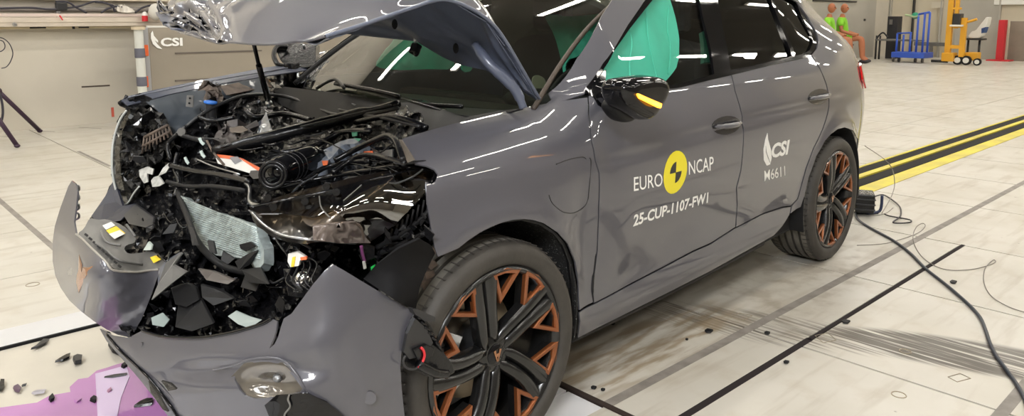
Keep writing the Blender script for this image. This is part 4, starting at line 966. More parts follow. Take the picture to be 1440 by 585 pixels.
# ------------------------------------------------------------------ FRONT END
BAY = tps([(175, 150, dict(y=.78)), (168, 280, dict(y=.70)), (400, 112, dict(x=.34)), (500, 125, dict(x=.33)), (655, 165, dict(x=.34)), (300, 200, dict(z=.86)), (400, 240, dict(z=.84)), (500, 215, dict(z=.90)), (560, 200, dict(y=-.68)),
   (255, 272, dict(x=-.36)), (362, 320, dict(x=-.45)), (362, 380, dict(x=-.47)), (210, 345, dict(x=-.62)), (300, 440, dict(x=-.62)), (400, 425, dict(x=-.60)), (460, 365, dict(y=-.74)), (600, 340, dict(y=-.84)), (600, 430, dict(y=-.80)), (510, 385, dict(y=-.70)), (240, 130, dict(y=.72)), (350, 120, dict(y=.66))])
def B(u, v, d=0): return at(u, v, t=BAY(u, v)+d)
def bp(name, m, px, d=0, th=.02, parent=car, label=None, tilt=0):
    P = [B(u, v, d+tilt*(i % 2)) for i, (u, v) in enumerate(px)]; return slab(name, P, fw*th, m, parent, label, .0015)
def bt_(name, m, px, r, d=0, parent=car, label=None, sub=5, res=8): return tube(name, [B(q[0], q[1], d+(q[2] if len(q) > 2 else 0)) for q in px], r*.75, m, parent, label, sub=sub, res=res)
# crumpled black backing sheet, added for the bay's shade and against see-through
mass_px = [(170, 160), (215, 140), (290, 118), (400, 104), (450, 116), (520, 128), (600, 142), (660, 166), (610, 184), (570, 196), (585, 228), (612, 245), (612, 350), (640, 350), (640, 400), (600, 440), (560, 500), (470, 480), (400, 470), (300, 500), (190, 480), (150, 440), (130, 330), (130, 305), (162, 255), (158, 220), (164, 180)]
relief('bay_backing', mass_px, BAY, mat('bay_backing_black', (.006, .006, .007), .22, 0, 0, .35, bump=.2, bs=45), car, .01, 5, .075, 16, seed=3, smooth=False, bulge=lambda u, v: .13, label='crumpled black backing added for the dark engine bay')
box('undertray', (-.15, 0, .24), (.9, 1.3, .04), MATTE, car, bev=.01)
box('firewall', (.40, 0, .62), (.06, 1.5, .7), DARK, car, bev=.02)
# engine and gearbox masses inside the bay
def chunk(name, c, s, m, seed, n=26, label=None):
    r = random.Random(seed); bm = bmesh.new()
    for _ in range(n): 
        v = Vector((r.uniform(-1, 1), r.uniform(-1, 1), r.uniform(-1, 1))); k = max(abs(v.x), abs(v.y), abs(v.z)); v /= k
        bm.verts.new(Vector(c)+Vector((v.x*s[0], v.y*s[1], v.z*s[2])))
    bmesh.ops.convex_hull(bm, input=bm.verts[:]); bmesh.ops.bevel(bm, geom=bm.edges[:], offset=.006, segments=1, affect='EDGES'); return frombm(name, bm, m, car, label)
chunk('engine_block', (.12, .05, .58), (.17, .38, .2), MATTE, 3); chunk('gearbox', (.1, -.42, .5), (.15, .16, .16), ALU, 4)
# cowl under the windscreen
relief('cowl_cover', [(372, 133), (400, 122), (450, 128), (520, 134), (600, 146), (655, 165), (700, 156), (735, 152), (700, 162), (648, 172), (606, 183), (560, 180), (500, 168), (440, 168), (400, 150)], [(380, 135, dict(x=.26)), (450, 130, dict(x=.24)), (600, 150, dict(x=.24)), (735, 152, dict(y=-.76)), (606, 183, dict(x=.10)), (500, 168, dict(x=.14)), (440, 165, dict(x=.16)), (650, 168, dict(x=.22))], MATTE, car, .006, 8, .004, 30)
bt_('cowl_lip', DGREY, [(262, 178), (285, 160), (315, 144), (345, 134), (380, 133), (410, 138), (440, 150), (475, 162), (520, 160), (560, 152)], .010, -.02, label='dark grey curved lip')
bt_('cowl_lip', DGREY, [(420, 134), (455, 148), (500, 160), (540, 166), (590, 178)], .008, -.015)
bt_('cowl_lip', PLAS, [(500, 172), (540, 164), (570, 168), (600, 180)], .014, -.02)
bar = tube('long_cross_bar', [B(300, 213, -.10), B(400, 188, -.10), B(480, 167, -.08), B(560, 146, -.06)], [.018, .024, .024, .014], PLAS, car, label='long black plastic bar lying across the bay')
tube('bar_rib', [B(310, 207, -.125), B(400, 184, -.12), B(550, 148, -.08)], .004, DGREY, bar)
wp = tube('wiper_arm', [wsf(-.02, .52)+Vector((0, 0, .02)), wsf(.04, .38)+Vector((-.01, 0, .03)), wsf(-.0, .18)+Vector((-.02, 0, .03))], .007, DGREY, car)
tube('wiper_blade', [wsf(.03, .35)+Vector((-.01, 0, .02)), wsf(.02, -.05)+Vector((-.01, 0, .018)), wsf(.0, -.28)+Vector((-.02, 0, .02))], .009, PLAS, wp)
tube('wiper_arm', [A(446, 122, x=.30), A(458, 136, x=.26), A(503, 152, x=.2)], .006, STEEL, car, label='bare bright wiper arm'); tube('wiper_link', [A(462, 134, x=.26), A(500, 148, x=.2)], .004, STEEL, car)
tube('wiper_arm', [A(540, 137, x=.28), A(585, 146, x=.26), A(650, 150, x=.27)], .008, PLAS, car); tube('wiper_blade', [A(545, 134, x=.28), A(600, 150, x=.24), A(645, 166, x=.25)], .007, PLAS, car)
bp('white_plate', WHITEP, [(443, 130), (458, 137), (457, 142), (445, 139)], -.03, .004)  # small flat white piece in front of the windscreen
# far fender, apron and hinge bracket
def farf(u, v): return tps
relief('far_fender', [(171, 141), (176, 136), (214, 127), (300, 109), (372, 95), (446, 84), (450, 96), (372, 107), (300, 120), (240, 132), (205, 142), (180, 148)], [(171, 141, dict(y=.80)), (214, 127, dict(y=.83)), (300, 109, dict(y=.84)), (446, 84, dict(y=.84)), (205, 142, dict(y=.79)), (300, 120, dict(y=.78)), (440, 96, dict(y=.76)), (180, 148, dict(y=.78))], mat('far_fender_paint', (.07, .078, .11), .35, .1, .6), car, .005, 9, .0008, 30, label='far fender top edge seen across the bay')
tube('fender_edge', [A(u, v, y=.79) for u, v in ((180, 137), (214, 130), (260, 121), (300, 113), (372, 101), (440, 89))], .0025, mat('pale_edge_paint', (.18, .19, .23), .3, .1, .5), car)
relief('fender_tip', [(165, 146), (175, 138), (201, 133), (212, 138), (214, 146), (196, 149), (189, 155), (180, 150)], [(165, 146, dict(y=.80)), (201, 133, dict(y=.80)), (214, 146, dict(y=.77)), (180, 154, dict(y=.79))], MATTE, car, .02, 5, .02, 8, smooth=False)
relief('inner_apron', [(205, 143), (241, 133), (300, 121), (372, 108), (380, 130), (345, 133), (300, 148), (270, 168), (252, 188), (238, 200), (232, 178), (222, 156)], [(205, 143, dict(y=.78)), (300, 121, dict(y=.76)), (372, 108, dict(y=.75)), (345, 133, dict(y=.68)), (270, 168, dict(y=.66)), (238, 200, dict(y=.64)), (222, 156, dict(y=.72))], mat('apron_paint', (.040, .050, .063), .45, .1, .2), car, .006, 7, .005, 24, label='blue grey inner apron')
bk = bp('apron_bracket', GREYP, [(262.5, 134), (272, 134), (271.5, 151), (261, 150)], -.06, .006); 
for q in ((267, 138), (266, 145)): ball('bracket_hole', B(q[0], q[1], -.062), (.004, .004, .004), DARK, bk)
relief('foam_lump', rounded([(287, 118), (300, 116), (309, 128), (306, 139), (297, 134), (288, 129)], 1), BAY, BROWNT, car, .03, 4, .03, 6, bulge=lambda u, v: -.05)
bp('brown_box', BROWNT, [(309, 121), (372, 109), (378, 122), (318, 134)], .03, .05)
bc = lathe('blue_filler_cap', [(.022, 0), (.026, .003), (.026, .010), (.014, .013)], B(296, 146, -.03), (.1, -.1, 1), BLUE, car, 20); lathe('filler_neck', [(.02, 0), (.02, -.07)], B(296, 146, -.03), (0, 0, 1), DGREY, bc, 14)
hb = bp('far_hinge_bracket', PLAS, [(386, 66), (412, 60), (444, 62), (444, 92), (430, 95), (402, 95), (394, 84)], -.05, .08, label='black hinge and motor bracket on the far side')
tube('bracket_hook', [B(u, v, -.08) for u, v in ((404, 66), (390, 66), (385, 78), (390, 90), (398, 93))], .012, PLAS, hb)
for u in (397, 419): tube('bracket_bolt', [B(u, 94, -.06), B(u, 110, -.04)], .006, STEEL, hb, sub=1)
lathe('bracket_motor', [(.035, -.06), (.04, -.05), (.04, .05), (.035, .06)], B(410, 106, .0), (0, 0, 1), PLAS, hb, 18)
for u in (427, 444): dot('bracket_stud', u, 64, dict(t=BAY(u, 64)-.08), .008, STEEL, hb)
tube('chrome_ring', [B(u, v, .3) for u, v in ((436, 82), (455, 74), (475, 72), (486, 76))], .008, CHROME, car)
dot('amber_side_lamp', 448, 86, dict(t=BAY(448, 86)+.2), .02, AMBER, car, sq=(1, 2.2, .6))
tube('red_strap', [A(468, 74, x=.6), A(505, 53, x=.7)], .003, RED, car, sub=1)
# near fender root: tan strip, rail loop
bp('fender_bracket', mat('tan_primer_metal', (.19, .16, .13), .45, .4), [(557, 196), (565, 197), (583, 225), (573, 229)], -.10, .02, label='tan metal bracket at the torn fender')
bt_('upper_rail_loop', PLAS, [(470, 226), (500, 210), (530, 196), (545, 191), (556, 198), (562, 212), (567, 226)], .013, -.09)
bt_('upper_rail_loop', PLAS, [(468, 243), (492, 226), (512, 218), (540, 222), (570, 230)], .011, -.08)
bp('white_unit', ALU, [(509, 215), (552, 210), (552, 221), (509, 224)], -.03, .03); bp('orange_tab', ORANGE, [(511, 213), (524, 212), (524, 217), (512, 218)], -.05, .01)
relief('coolant_tank', rounded([(440, 219), (457, 210), (484, 196), (506, 194), (503, 202), (481, 203), (469, 219), (457, 229), (446, 229)], 1), BAY, mat('bluish_tank', (.22, .25, .30), .3, 0, .3), car, .05, 5, .02, 12, bulge=lambda u, v: -.04)
bp('orange_clip', ORANGE, [(452, 226), (461, 226), (460, 232), (454, 233)], -.07, .01)
for P_ in ([(494, 184), (500, 186), (503, 183), (502, 191), (495, 192)], [(497, 194), (508, 195), (504, 199)]): bp('green_clip', TEALP, P_, -.06, .01)
# left part of the bay
relief('intake_housing', rounded([(306, 183), (325, 175), (349, 179), (358, 190), (340, 200), (313, 203), (300, 196)], 1), BAY, mat('dusty_brown_housing', (.10, .085, .08), .45, noise_s=20, noise_a=.25), car, .05, 5, .03, 9, bulge=lambda u, v: -.04, label='dusty brownish intake housing')
bp('housing_lid', mat('brown_lid', (.13, .10, .075), .5), [(322, 180), (340, 177), (349, 183), (338, 187), (324, 186)], -.09, .01)
relief('suspension_tower', [(362, 186), (368, 170), (374, 157), (378, 170), (384, 186), (378, 192), (368, 190)], BAY, mat('tower_blue_grey', (.08, .095, .12), .3, .2, .5), car, .03, 4, .01, 8, bulge=lambda u, v: -.07)
cv = bp('white_battery_cover', WHITEP, [(303, 222), (336, 222), (366, 240), (352, 244), (306, 230)], -.09, .02, label='torn white cover with orange edge')
slab('orange_edge', [B(u, v, -.095) for u, v in ((304, 217), (322, 219), (336, 222), (335, 225), (305, 221))], fw*.01, ORANGE, cv); slab('orange_edge', [B(u, v, -.095) for u, v in ((336, 222), (340, 223), (368, 238), (364, 241))], fw*.01, ORANGE, cv)
bp('grey_block', DGREY, [(352, 240), (378, 239), (374, 249), (356, 252), (350, 246)], -.11, .04)
bp('grey_flap', mat('mid_grey_film', (.2, .2, .22), .4), [(322, 221), (334, 220), (340, 226), (330, 231)], -.10, .004)
du = tube('air_duct', [B(384, 246, -.14), B(400, 238, -.10), B(430, 226, -.06), B(445, 222, -.02)], [.042, .046, .046, .04], GLOSS, car, res=20)
for r in (.030, .040): tube('duct_ring', [B(384, 246, -.165)+rt*math.cos(t)*r+up*math.sin(t)*r for t in [i*math.pi/6 for i in range(12)]], .006, PLAS, du, closed=True, sub=2)
for i in range(4): tube('duct_rib', [B(394+i*6, 241-i*2.4, -.10)+rt*math.cos(t)*.048+up*math.sin(t)*.048 for t in [k*math.pi/6 for k in range(12)]], .002, PLAS, du, closed=True, sub=2, res=5)
for L, r, m_, d in (([(291, 198), (300, 214), (315, 232)], .006, BROWNT, -.10), ([(275, 223), (300, 234), (337, 245)], .004, STEEL, -.08), ([(255, 190), (275, 196), (292, 200)], .012, MATTE, -.08),
    ([(262, 178), (248, 190), (236, 204), (240, 225)], .012, PLAS, -.06), ([(240, 232), (270, 240), (310, 246), (352, 256)], .014, PLAS, -.09), ([(235, 255), (262, 262), (300, 262), (345, 268)], .010, MATTE, -.08),
    ([(425, 258), (452, 238), (480, 230), (520, 226)], .012, PLAS, -.03), ([(395, 215), (440, 206), (480, 186), (520, 184)], .014, PLAS, -.03), ([(330, 246), (350, 262), (352, 285), (375, 290)], .008, STEEL, -.08), ([(400, 285), (420, 262), (440, 250), (446, 246)], .005, CHROME, -.12),
    ([(380, 266), (420, 257), (470, 247), (520, 239), (560, 232)], .010, GLOSS, -.03), ([(345, 155), (360, 165), (400, 160), (440, 170)], .015, PLAS, -.02), ([(400, 176), (420, 184), (450, 184)], .013, PLAS, -.05),
    ([(280, 165), (300, 170), (330, 165)], .012, PLAS, -.02), ([(250, 215), (246, 236), (252, 256), (246, 276)], .013, PLAS, -.05)):
    bt_('bay_hose' if r > .009 else 'bay_rod', m_, L, r, d)
for q, s_ in (((278, 195), 1), ((280, 213), .9), ((258, 222), .8)):
    u, v = q; bp('pale_green_clip', mat('pale_green_plastic', (.42, .5, .48), .35), [(u, v), (u+4*s_, v-2), (u+6*s_, v+4), (u+10*s_, v+7), (u+7*s_, v+10), (u+3*s_, v+6)], -.10, .008)
WFRAG = mat('scuffed_white_plastic', (.5, .5, .47), .35, noise_s=30, noise_a=.25)
bp('white_fragment', WFRAG, [(195, 239), (207, 234), (216, 238), (214, 246), (206, 243), (208, 256), (202, 258), (196, 248)], -.05, .01, label='white broken plastic piece'); bp('white_fragment', WFRAG, [(212, 254), (216, 249), (223, 247), (231, 258), (224, 262), (214, 263)], -.06, .01)
bp('white_fragment', WFRAG, [(229, 236), (237, 229), (240, 232), (233, 243), (222, 248)], -.06, .01)
lathe('round_bolt', [(.0, -.01), (.008, -.01), (.016, 0), (.016, .008)], B(256, 185.5, -.09), -fw, GREYP, car, 16)
# slatted lamp cooling grid in the far lamp
gr = bp('slatted_grid', PLAS, [(203, 193), (236, 176), (242, 190), (200, 216)], -.02, .02)
for i in range(9):
    t = i/8; a = Vector((203+33*t, 193-17*t)); b2 = Vector((200+42*t, 216-26*t)); tube('grid_slat', [B(a.x, a.y, -.035), B(b2.x, b2.y, -.035)], .004, BROWNT, gr, sub=1, res=6)
tube('grid_slat', [B(203, 193, -.04), B(236, 176, -.04)], .006, BROWNT, gr, sub=1); tube('grid_slat', [B(200, 206, -.04), B(240, 184, -.04)], .005, BROWNT, gr, sub=1)
# far headlamp
FH = tps([(176, 156, dict(y=.80)), (158, 225, dict(y=.80)), (172, 288, dict(y=.74)), (215, 170, dict(y=.68)), (205, 240, dict(y=.62)), (190, 200, dict(y=.72))])
fh = relief('far_headlamp', [(178, 156), (196, 152), (222, 160), (236, 178), (240, 200), (226, 214), (212, 236), (198, 262), (180, 284), (170, 270), (163, 245), (162, 210), (168, 180)], FH, mat('smashed_lamp_black', (.02, .019, .018), .3, 0, .3, noise_s=30, noise_a=.4), car, .02, 5, .05, 9, smooth=False, bulge=lambda u, v: .03, label='smashed far headlamp')
relief('lamp_lens', [(178, 155), (184, 158), (172, 185), (168, 215), (170, 245), (176, 272), (181, 285), (174, 290), (166, 276), (159, 250), (157.5, 222), (160, 195), (168, 170)], FH, CLEAR, fh, .004, 5, bulge=lambda u, v: -.02)
tube('lens_rim', [at(u, v, t=FH(u, v)-.025) for u, v in ((178, 155), (168, 170), (160, 195), (157.5, 222), (159, 250), (166, 276), (174, 289))], .0045, mat('pale_lens_edge', (.5, .52, .5), .1, 0, 1), fh)
tube('lens_rim', [at(u, v, t=FH(u, v)-.02) for u, v in ((174, 289), (181, 284), (188, 272), (196, 262))], .0035, mat('pale_lens_edge', (.5, .52, .5), .1, 0, 1), fh)
rr = random.Random(11)
def shard(name, P, nrm_d, size, th, m, parent, label=None, asp=None):
    n = rr.choice((3, 4, 4, 5)); a0 = rr.uniform(0, 6.3); asp = asp or rr.uniform(.3, .9); q = Matrix.Rotation(rr.uniform(-1.1, 1.1), 3, 'X') @ Matrix.Rotation(rr.uniform(-1.1, 1.1), 3, 'Y'); c_, s_ = math.cos(a0), math.sin(a0)
    pts = []
    for i in range(n):
        t = 2*math.pi*(i+rr.uniform(-.25, .25))/n; x, y = math.cos(t)*size*rr.uniform(.7, 1.1), math.sin(t)*size*asp
        l = q @ Vector((x*c_-y*s_, x*s_+y*c_, 0)); pts.append(P+rt*l.x+up*l.y+fw*l.z)
    N = (pts[1]-pts[0]).cross(pts[2]-pts[0]).normalized()*th; return slab(name, pts, N, m, parent, label)
for _ in range(46):
    u, v = rr.uniform(166, 236), rr.uniform(162, 272)
    if (u-166) > 75*(1-(v-162)/150) : continue
    shard('lamp_fragment', at(u, v, t=FH(u, v)-.0), 0, rr.uniform(.012, .035), .003, rr.choice((GLOSS, GLOSS, PLAS, DGREY, mat('smoke', (.12, .11, .10), .15, 0, .6) if _ == 0 else PLAS, CHROME if _ % 11 == 0 else GLOSS)), fh)
# near headlamp
NH = tps([(349, 295, dict(x=-.56)), (400, 275, dict(x=-.46)), (453, 259, dict(x=-.40)), (530, 243, dict(x=-.30)), (612, 246, dict(y=-.85)), (602, 264, dict(y=-.88)), (579, 291, dict(y=-.88)), (552, 319, dict(y=-.84)), (500, 343, dict(y=-.76)), (430, 338, dict(x=-.55)), (480, 295, dict(y=-.80)), (391, 332, dict(x=-.57))])
nh = relief('near_headlamp', [(349, 295), (374, 282), (410, 271), (453, 260), (511, 246), (579, 234.5), (604, 235), (613, 240), (613, 248), (603, 264), (590, 280), (579, 291.5), (565, 306), (552, 319), (535, 331), (518, 342), (500, 344), (476, 342.5), (430, 337), (391, 332), (374, 320), (360, 310)], NH, mat('lamp_housing_brown_black', (.05, .04, .03), .3, .1, .4, noise_s=9, noise_a=.45), car, .02, 8, .010, 30, bulge=lambda u, v: .05, label='near headlamp with chrome and smoked lens')
relief('lamp_lens', [(349, 295), (374, 282), (410, 271), (453, 260), (511, 246), (579, 234.5), (604, 235), (613, 240), (613, 248), (603, 264), (590, 280), (579, 291.5), (565, 306), (552, 319), (535, 331), (518, 342), (512, 330), (490, 312), (470, 296), (455, 300), (440, 305), (400, 300), (365, 300)], NH, LENS, nh, .004, 8, 0, 40, label='cracked smoked lens')
for L, r, m_, d in (([(352, 293), (400, 283), (455, 272), (520, 255), (575, 243), (606, 243)], .008, GLOSS, .01), ([(510, 283), (530, 268), (548, 254), (552, 247)], .006, CHROME, .01),  # chrome streak added here to imitate a lamp's reflection on the lens
    ([(449, 276), (452, 292), (464, 306)], .0018, GREYP, -.003), ([(483, 282), (505, 263), (508, 260)], .0014, GREYP, -.004), ([(354, 298), (374, 318), (400, 331), (440, 337), (500, 342)], .004, STEEL, .01),
    ([(440, 318), (500, 314), (512, 338)], .004, BROWNT, .0), ([(560, 236), (600, 238), (612, 246), (602, 262), (580, 288)], .007, GLOSS, .005), ([(530, 262), (545, 266), (520, 280)], .010, CHROME, .03), ([(575, 248), (600, 246), (596, 254)], .012, CHROME, .025), ([(485, 296), (500, 292), (490, 300)], .008, CHROME, .03)):
    tube('lamp_trim_and_streak', [at(u, v, t=NH(u, v)+d) for u, v in L], r, m_, nh, res=6)
relief('reflector_bowl', rounded([(420, 296), (455, 290), (500, 296), (505, 315), (470, 322), (430, 318)], 2), NH, mat('dusty_reflector', (.20, .17, .14), .25, .6), nh, .004, 6, bulge=lambda u, v: .035)
relief('lamp_lower_cover', [(440, 318), (500, 312), (520, 342), (476, 342), (440, 337)], NH, mat('dusty_clear_cover', (.16, .13, .115), .2, .1, .6), nh, .004, 6, .01, 12, bulge=lambda u, v: -.005)
bp('purple_tag', mat('purple_plastic', (.18, .03, .13), .4), [(441, 322), (450, 326), (452, 333), (440, 331)], -.12, .006)
for i, (u, v) in enumerate(((378, 278), (386, 291), (460, 262), (474, 270), (430, 283))): 
    lathe('lamp_screw', [(.0, -.006), (.006, -.006), (.010, 0), (.010, .01)], at(u, v, t=NH(u, v)-.012), -fw, PLAS, nh, 12)
# radiator pack
RADF = tps([(255, 272, dict(x=-.40)), (362, 318, dict(x=-.49)), (370, 352, dict(x=-.51)), (362, 380, dict(x=-.53)), (285, 343, dict(x=-.49)), (300, 300, dict(x=-.42))])
ra = relief('radiator', [(254, 275), (262, 279), (268, 285), (307, 299), (335, 307), (361, 319), (364, 335), (371, 351), (371, 370), (362, 381), (352, 364), (330, 362), (304, 359), (283, 344), (270, 330), (263, 305)], RADF, RADI, car, .03, 5, .004, 10, label='pale finned radiator, bent')
for i in range(18):
    t = (i+.5)/18; L = []
    for k in range(9):
        s_ = k/8; u = lerp(lerp(256, 286, t), lerp(361, 366, t), s_); v = lerp(lerp(277, 344, t), lerp(320, 368, t), s_)
        if pip((u, v), [(254, 275), (307, 299), (361, 319), (371, 351), (362, 376), (330, 362), (304, 359), (283, 344), (263, 305)]): L.append(at(u, v, t=RADF(u, v)-.003-.003*noise.noise(Vector((u/9, v/6, i)))))
    if len(L) > 2: tube('radiator_fin', L, .0026, RADI, ra, sub=1, res=4)
bp('radiator_end_tank', mat('pale_tank', (.5, .53, .52), .3), [(359, 322), (371, 324), (371, 349), (363, 344)], -.05, .02)
bp('pale_foil', mat('pale_foil', (.45, .52, .51), .3, .3), [(320, 445), (332, 437), (352, 446), (368, 450), (350, 462), (335, 456)], -.02, .006); bp('pale_foil', RADI, [(351, 363), (362, 366), (359, 381), (352, 370)], -.04, .006)
bp('pale_foil', mat('pale_foil2', (.25, .30, .29), .2), [(212, 447), (228, 440), (238, 450), (230, 460), (214, 457)], -.03, .006)
bt_('crash_beam', MATTE, [(250, 270), (262, 300), (278, 340), (310, 372), (350, 384)], .014, -.05)
for P_ in ([(265, 318), (272, 322), (276, 332), (280, 345), (270, 345)], [(291, 338), (300, 340), (304, 358), (294, 354)], [(336, 344), (352, 340), (360, 346), (346, 354), (338, 350)], [(313, 353), (330, 364), (320, 372), (310, 366)], [(330, 368), (350, 356), (362, 352), (352, 372), (336, 380)], [(340, 380), (366, 376), (378, 400), (350, 398)]):
    bp('torn_carrier_tooth', MATTE, P_, -.13, .012)
# loose parts in the lower opening
for nm, m_, P_, d, lab in (('dark_ducting', DGREY, [(168, 294), (190, 287), (216, 306), (214, 322), (181, 315)], -.0, None), ('clear_clip', mat('milky_plastic', (.45, .52, .48), .2), [(201, 352), (208, 340), (213, 345), (211, 352)], -.08, None),
    ('brown_bracket', mat('rusty_brown', (.10, .085, .075), .4), [(278, 378), (300, 382), (330, 394), (320, 400), (290, 394)], -.08, None), ('grey_bracket', GREYP, [(233, 369), (253, 355), (255, 358), (242, 373), (262, 383), (242, 398), (212, 423), (222, 400)], -.12, 'grey metal bracket beside the emblem panel'),
    ('torn_duct', MATTE, [(240, 405), (262, 398), (276, 405), (280, 422), (262, 432), (246, 428)], -.06, None), ('torn_duct', MATTE, [(282, 400), (310, 408), (328, 420), (300, 430), (284, 418)], -.07, None), ('torn_duct', MATTE, [(250, 430), (282, 420), (300, 455), (270, 466), (246, 460)], -.05, None),
    ('torn_duct', MATTE, [(345, 385), (368, 392), (360, 410), (338, 404)], -.07, None), ('lamp_frame', PLAS, [(398, 378), (452, 378), (440, 420), (405, 416)], -.01, None), ('navy_flap', mat('navy_plastic', (.015, .018, .035), .35), [(160, 252), (172, 290), (190, 286), (170, 310), (140, 316), (128, 304), (148, 276)], .0, None)):
    bp(nm, m_, P_, d, .015, label=lab)
cn = bp('pale_connector', WHITEP, [(405, 357), (418, 354), (430, 362), (421, 366), (420, 374), (408, 376), (404, 368)], -.08, .02); slab('yellow_lock', [B(u, v, -.085) for u, v in ((411, 362), (415, 361), (413, 375), (409, 375))], fw*.01, YLAB, cn)
slab('orange_plug', [B(u, v, -.085) for u, v in ((422, 362), (431, 361), (431, 365), (423, 366))], fw*.01, ORANGE, cn)
bp('green_connector', GREEN, [(521, 376), (526, 373), (530, 379), (529, 384), (522, 383)], -.08, .02); bt_('purple_wire', mat('purple_wire', (.2, .05, .16), .5), [(508, 346), (510, 358), (513, 368)], .006, -.08); bp('white_plug', WHITEP, [(509, 368), (513, 367), (515, 378), (511, 379)], -.09, .01)
lb = dot('lamp_bulb', 426, 393, dict(t=BAY(426, 393)-.03), .022, CHROME, car); 
for k in range(5): 
    u = 398+k*9; bt_('lamp_wire', rr.choice((PLAS, MATTE)), [(u, 350+k*3), (u+12, 372), (u+4, 395), (u+18, 408)], .003, -.07)
# fender-side structure under the lamp
relief('front_wheel_liner', [(511, 392), (530, 372), (560, 350), (590, 336), (606, 345), (612, 356), (606, 368), (598, 385), (590, 405), (584, 438), (560, 425)], [(511, 392, dict(x=-.46)), (530, 372, dict(x=-.44)), (560, 350, dict(x=-.41)), (590, 336, dict(x=-.36)), (612, 352, dict(y=-.90)), (640, 352, dict(y=-.90)), (606, 392, dict(y=-.94)), (584, 440, dict(y=-.94)), (560, 425, dict(x=-.42))], mat('smooth_black_liner', (.008, .008, .009), .7, spec=.12), car, .006, 9, .003, 40)
for i in range(9):
    u = 540+i*7.5; v = 344-i*5.6; bt_('lamp_support_rib', MATTE, [(u, v), (u+4, v-15-i*1.2)], .004, -.04, sub=1)
bt_('lamp_support', MATTE, [(530, 348), (566, 328), (600, 300), (607, 280)], .010, -.04); bt_('lamp_support', MATTE, [(534, 356), (572, 340), (606, 322), (610, 305)], .010, -.05)
for P_ in ([(600, 372), (611, 366), (616, 372), (606, 380)], [(598, 383), (610, 380), (612, 388), (600, 394)], [(594, 398), (606, 392), (606, 402), (596, 408)], [(598, 355), (612, 348), (614, 356), (602, 364)]): plate('torn_liner_tooth', P_, dict(y=-.86), (0, .012, 0), BROWNT, car)
# ------------------------------------------------------------------ emblem panel (upper bumper) and bumper cover
FA = tps([(101, 254, dict(x=-.735)), (84, 293, dict(x=-.77)), (74, 330, dict(x=-.79)), (74, 367, dict(x=-.80)), (85, 404, dict(x=-.825)), (105, 326, dict(x=-.80)), (117, 385, dict(x=-.86)), (97, 281, dict(x=-.76)), (130, 352, dict(x=-.83)), (160, 379, dict(x=-.82)), (212, 377, dict(x=-.71)), (199, 449, dict(x=-.74)), (138, 457, dict(x=-.83)), (179, 474, dict(x=-.77)), (150, 464, dict(x=-.80)), (113, 437, dict(x=-.845))])
fa = relief('emblem_panel', [(101, 254), (96, 262), (84.6, 293), (77, 318), (74, 340), (74, 367), (78, 388), (85, 404), (97, 422), (113, 437), (131, 451), (150, 463.5), (166, 471), (180, 474), (191, 462), (199, 449), (210, 422), (218, 400), (223, 386), (224, 377), (212, 380), (195, 382), (175, 382), (160, 380), (148, 367), (130, 350), (116, 336), (107, 330), (104, 312), (107, 290), (109, 270), (106, 258)], FA, PAINT, car, .005, 6, .004, 30, label='grey nose panel with copper emblem')
fa2 = [tube('panel_edge', [at(u, v, t=FA(u, v)-.002) for u, v in ((223, 379), (212, 380), (190, 382.5), (160, 380), (148, 367), (130, 350), (116, 336), (107, 329))], .003, mat('worn_edge', (.3, .28, .25), .4), fa)]
def E(u, v, d=-.006): return at(u, v, t=FA(u, v)+d)
for P_, tp_ in (([(111, 357), (115.5, 373), (114, 382), (110, 381)], (112.5, 373)), ([(131, 374), (121, 388), (114.5, 384), (116, 376)], (120, 379)), ([(110, 381), (114, 382), (121, 388), (110.5, 412), (107, 397), (108, 386)], (111.5, 393))):
    bm = bmesh.new(); q = E(*tp_, 0); tip = bm.verts.new(q+(CP-q).normalized()*.012); vs = [bm.verts.new(E(u, v, -.003)) for u, v in P_]; lo = [bm.verts.new(E(u, v, .003)) for u, v in P_]; n = len(vs)
    for i in range(n): bm.faces.new((vs[i], vs[(i+1) % n], tip)); bm.faces.new((lo[i], lo[(i+1) % n], vs[(i+1) % n], vs[i]))
    bm.faces.new(lo[::-1]); frombm('copper_emblem', bm, EMBL, fa)
for i in range(4): tube('clip_hook', [at(u, v, t=FA(101, 270)+.02) for u, v in ((105, 262+i*13), (110, 261+i*13), (111, 267+i*13), (106, 270+i*13))], .0035, STEEL, fa, res=6)
# grey plastic cross member with labels behind the emblem
CM = tps([(120, 318, dict(x=-.77)), (150, 308, dict(x=-.70)), (190, 330, dict(x=-.66)), (214, 350, dict(x=-.64)), (234, 374, dict(x=-.64)), (205, 381, dict(x=-.70)), (160, 378, dict(x=-.81)), (130, 340, dict(x=-.79))])
cmb = relief('grille_carrier', rounded([(109, 328), (118, 322), (126, 306), (137, 309), (150, 308), (172, 316), (192, 334), (189, 342), (178, 344), (174, 350), (180, 357), (196, 356), (214, 352), (226, 362), (234, 366), (222, 380), (205, 381), (180, 382), (160, 379), (145, 362), (128, 346)], 1), CM, GREYP, car, .02, 5, .002, 14, label='grey plastic grille carrier with labels')
def cmq(c, d=-.016):
    P = [at(u, v, t=CM(u, v)+d) for u, v in c]; return P
lbw = slab('white_label', cmq([(144, 317), (156, 312), (162, 317), (149, 323)]), fw*.002, WLAB, cmb); lby = slab('yellow_label', cmq([(149, 324), (163, 318), (176, 328), (161, 336)]), fw*.002, YLAB, cmb); slab('white_label', cmq([(153, 329), (168, 323.5), (175, 329), (161, 336)], -.018), fw*.002, WLAB, cmb)
slab('yellow_label', cmq([(211, 362), (219, 359), (226, 365), (216, 370)]), fw*.002, YLAB, cmb)
for i in range(9):
    t = i/8; u, v = lerp(118, 165, t), lerp(330, 374, t); slab('carrier_slot', cmq([(u, v), (u+4, v+3), (u+5.5, v+1), (u+1.5, v-2)]), fw*.004, DARK, cmb)
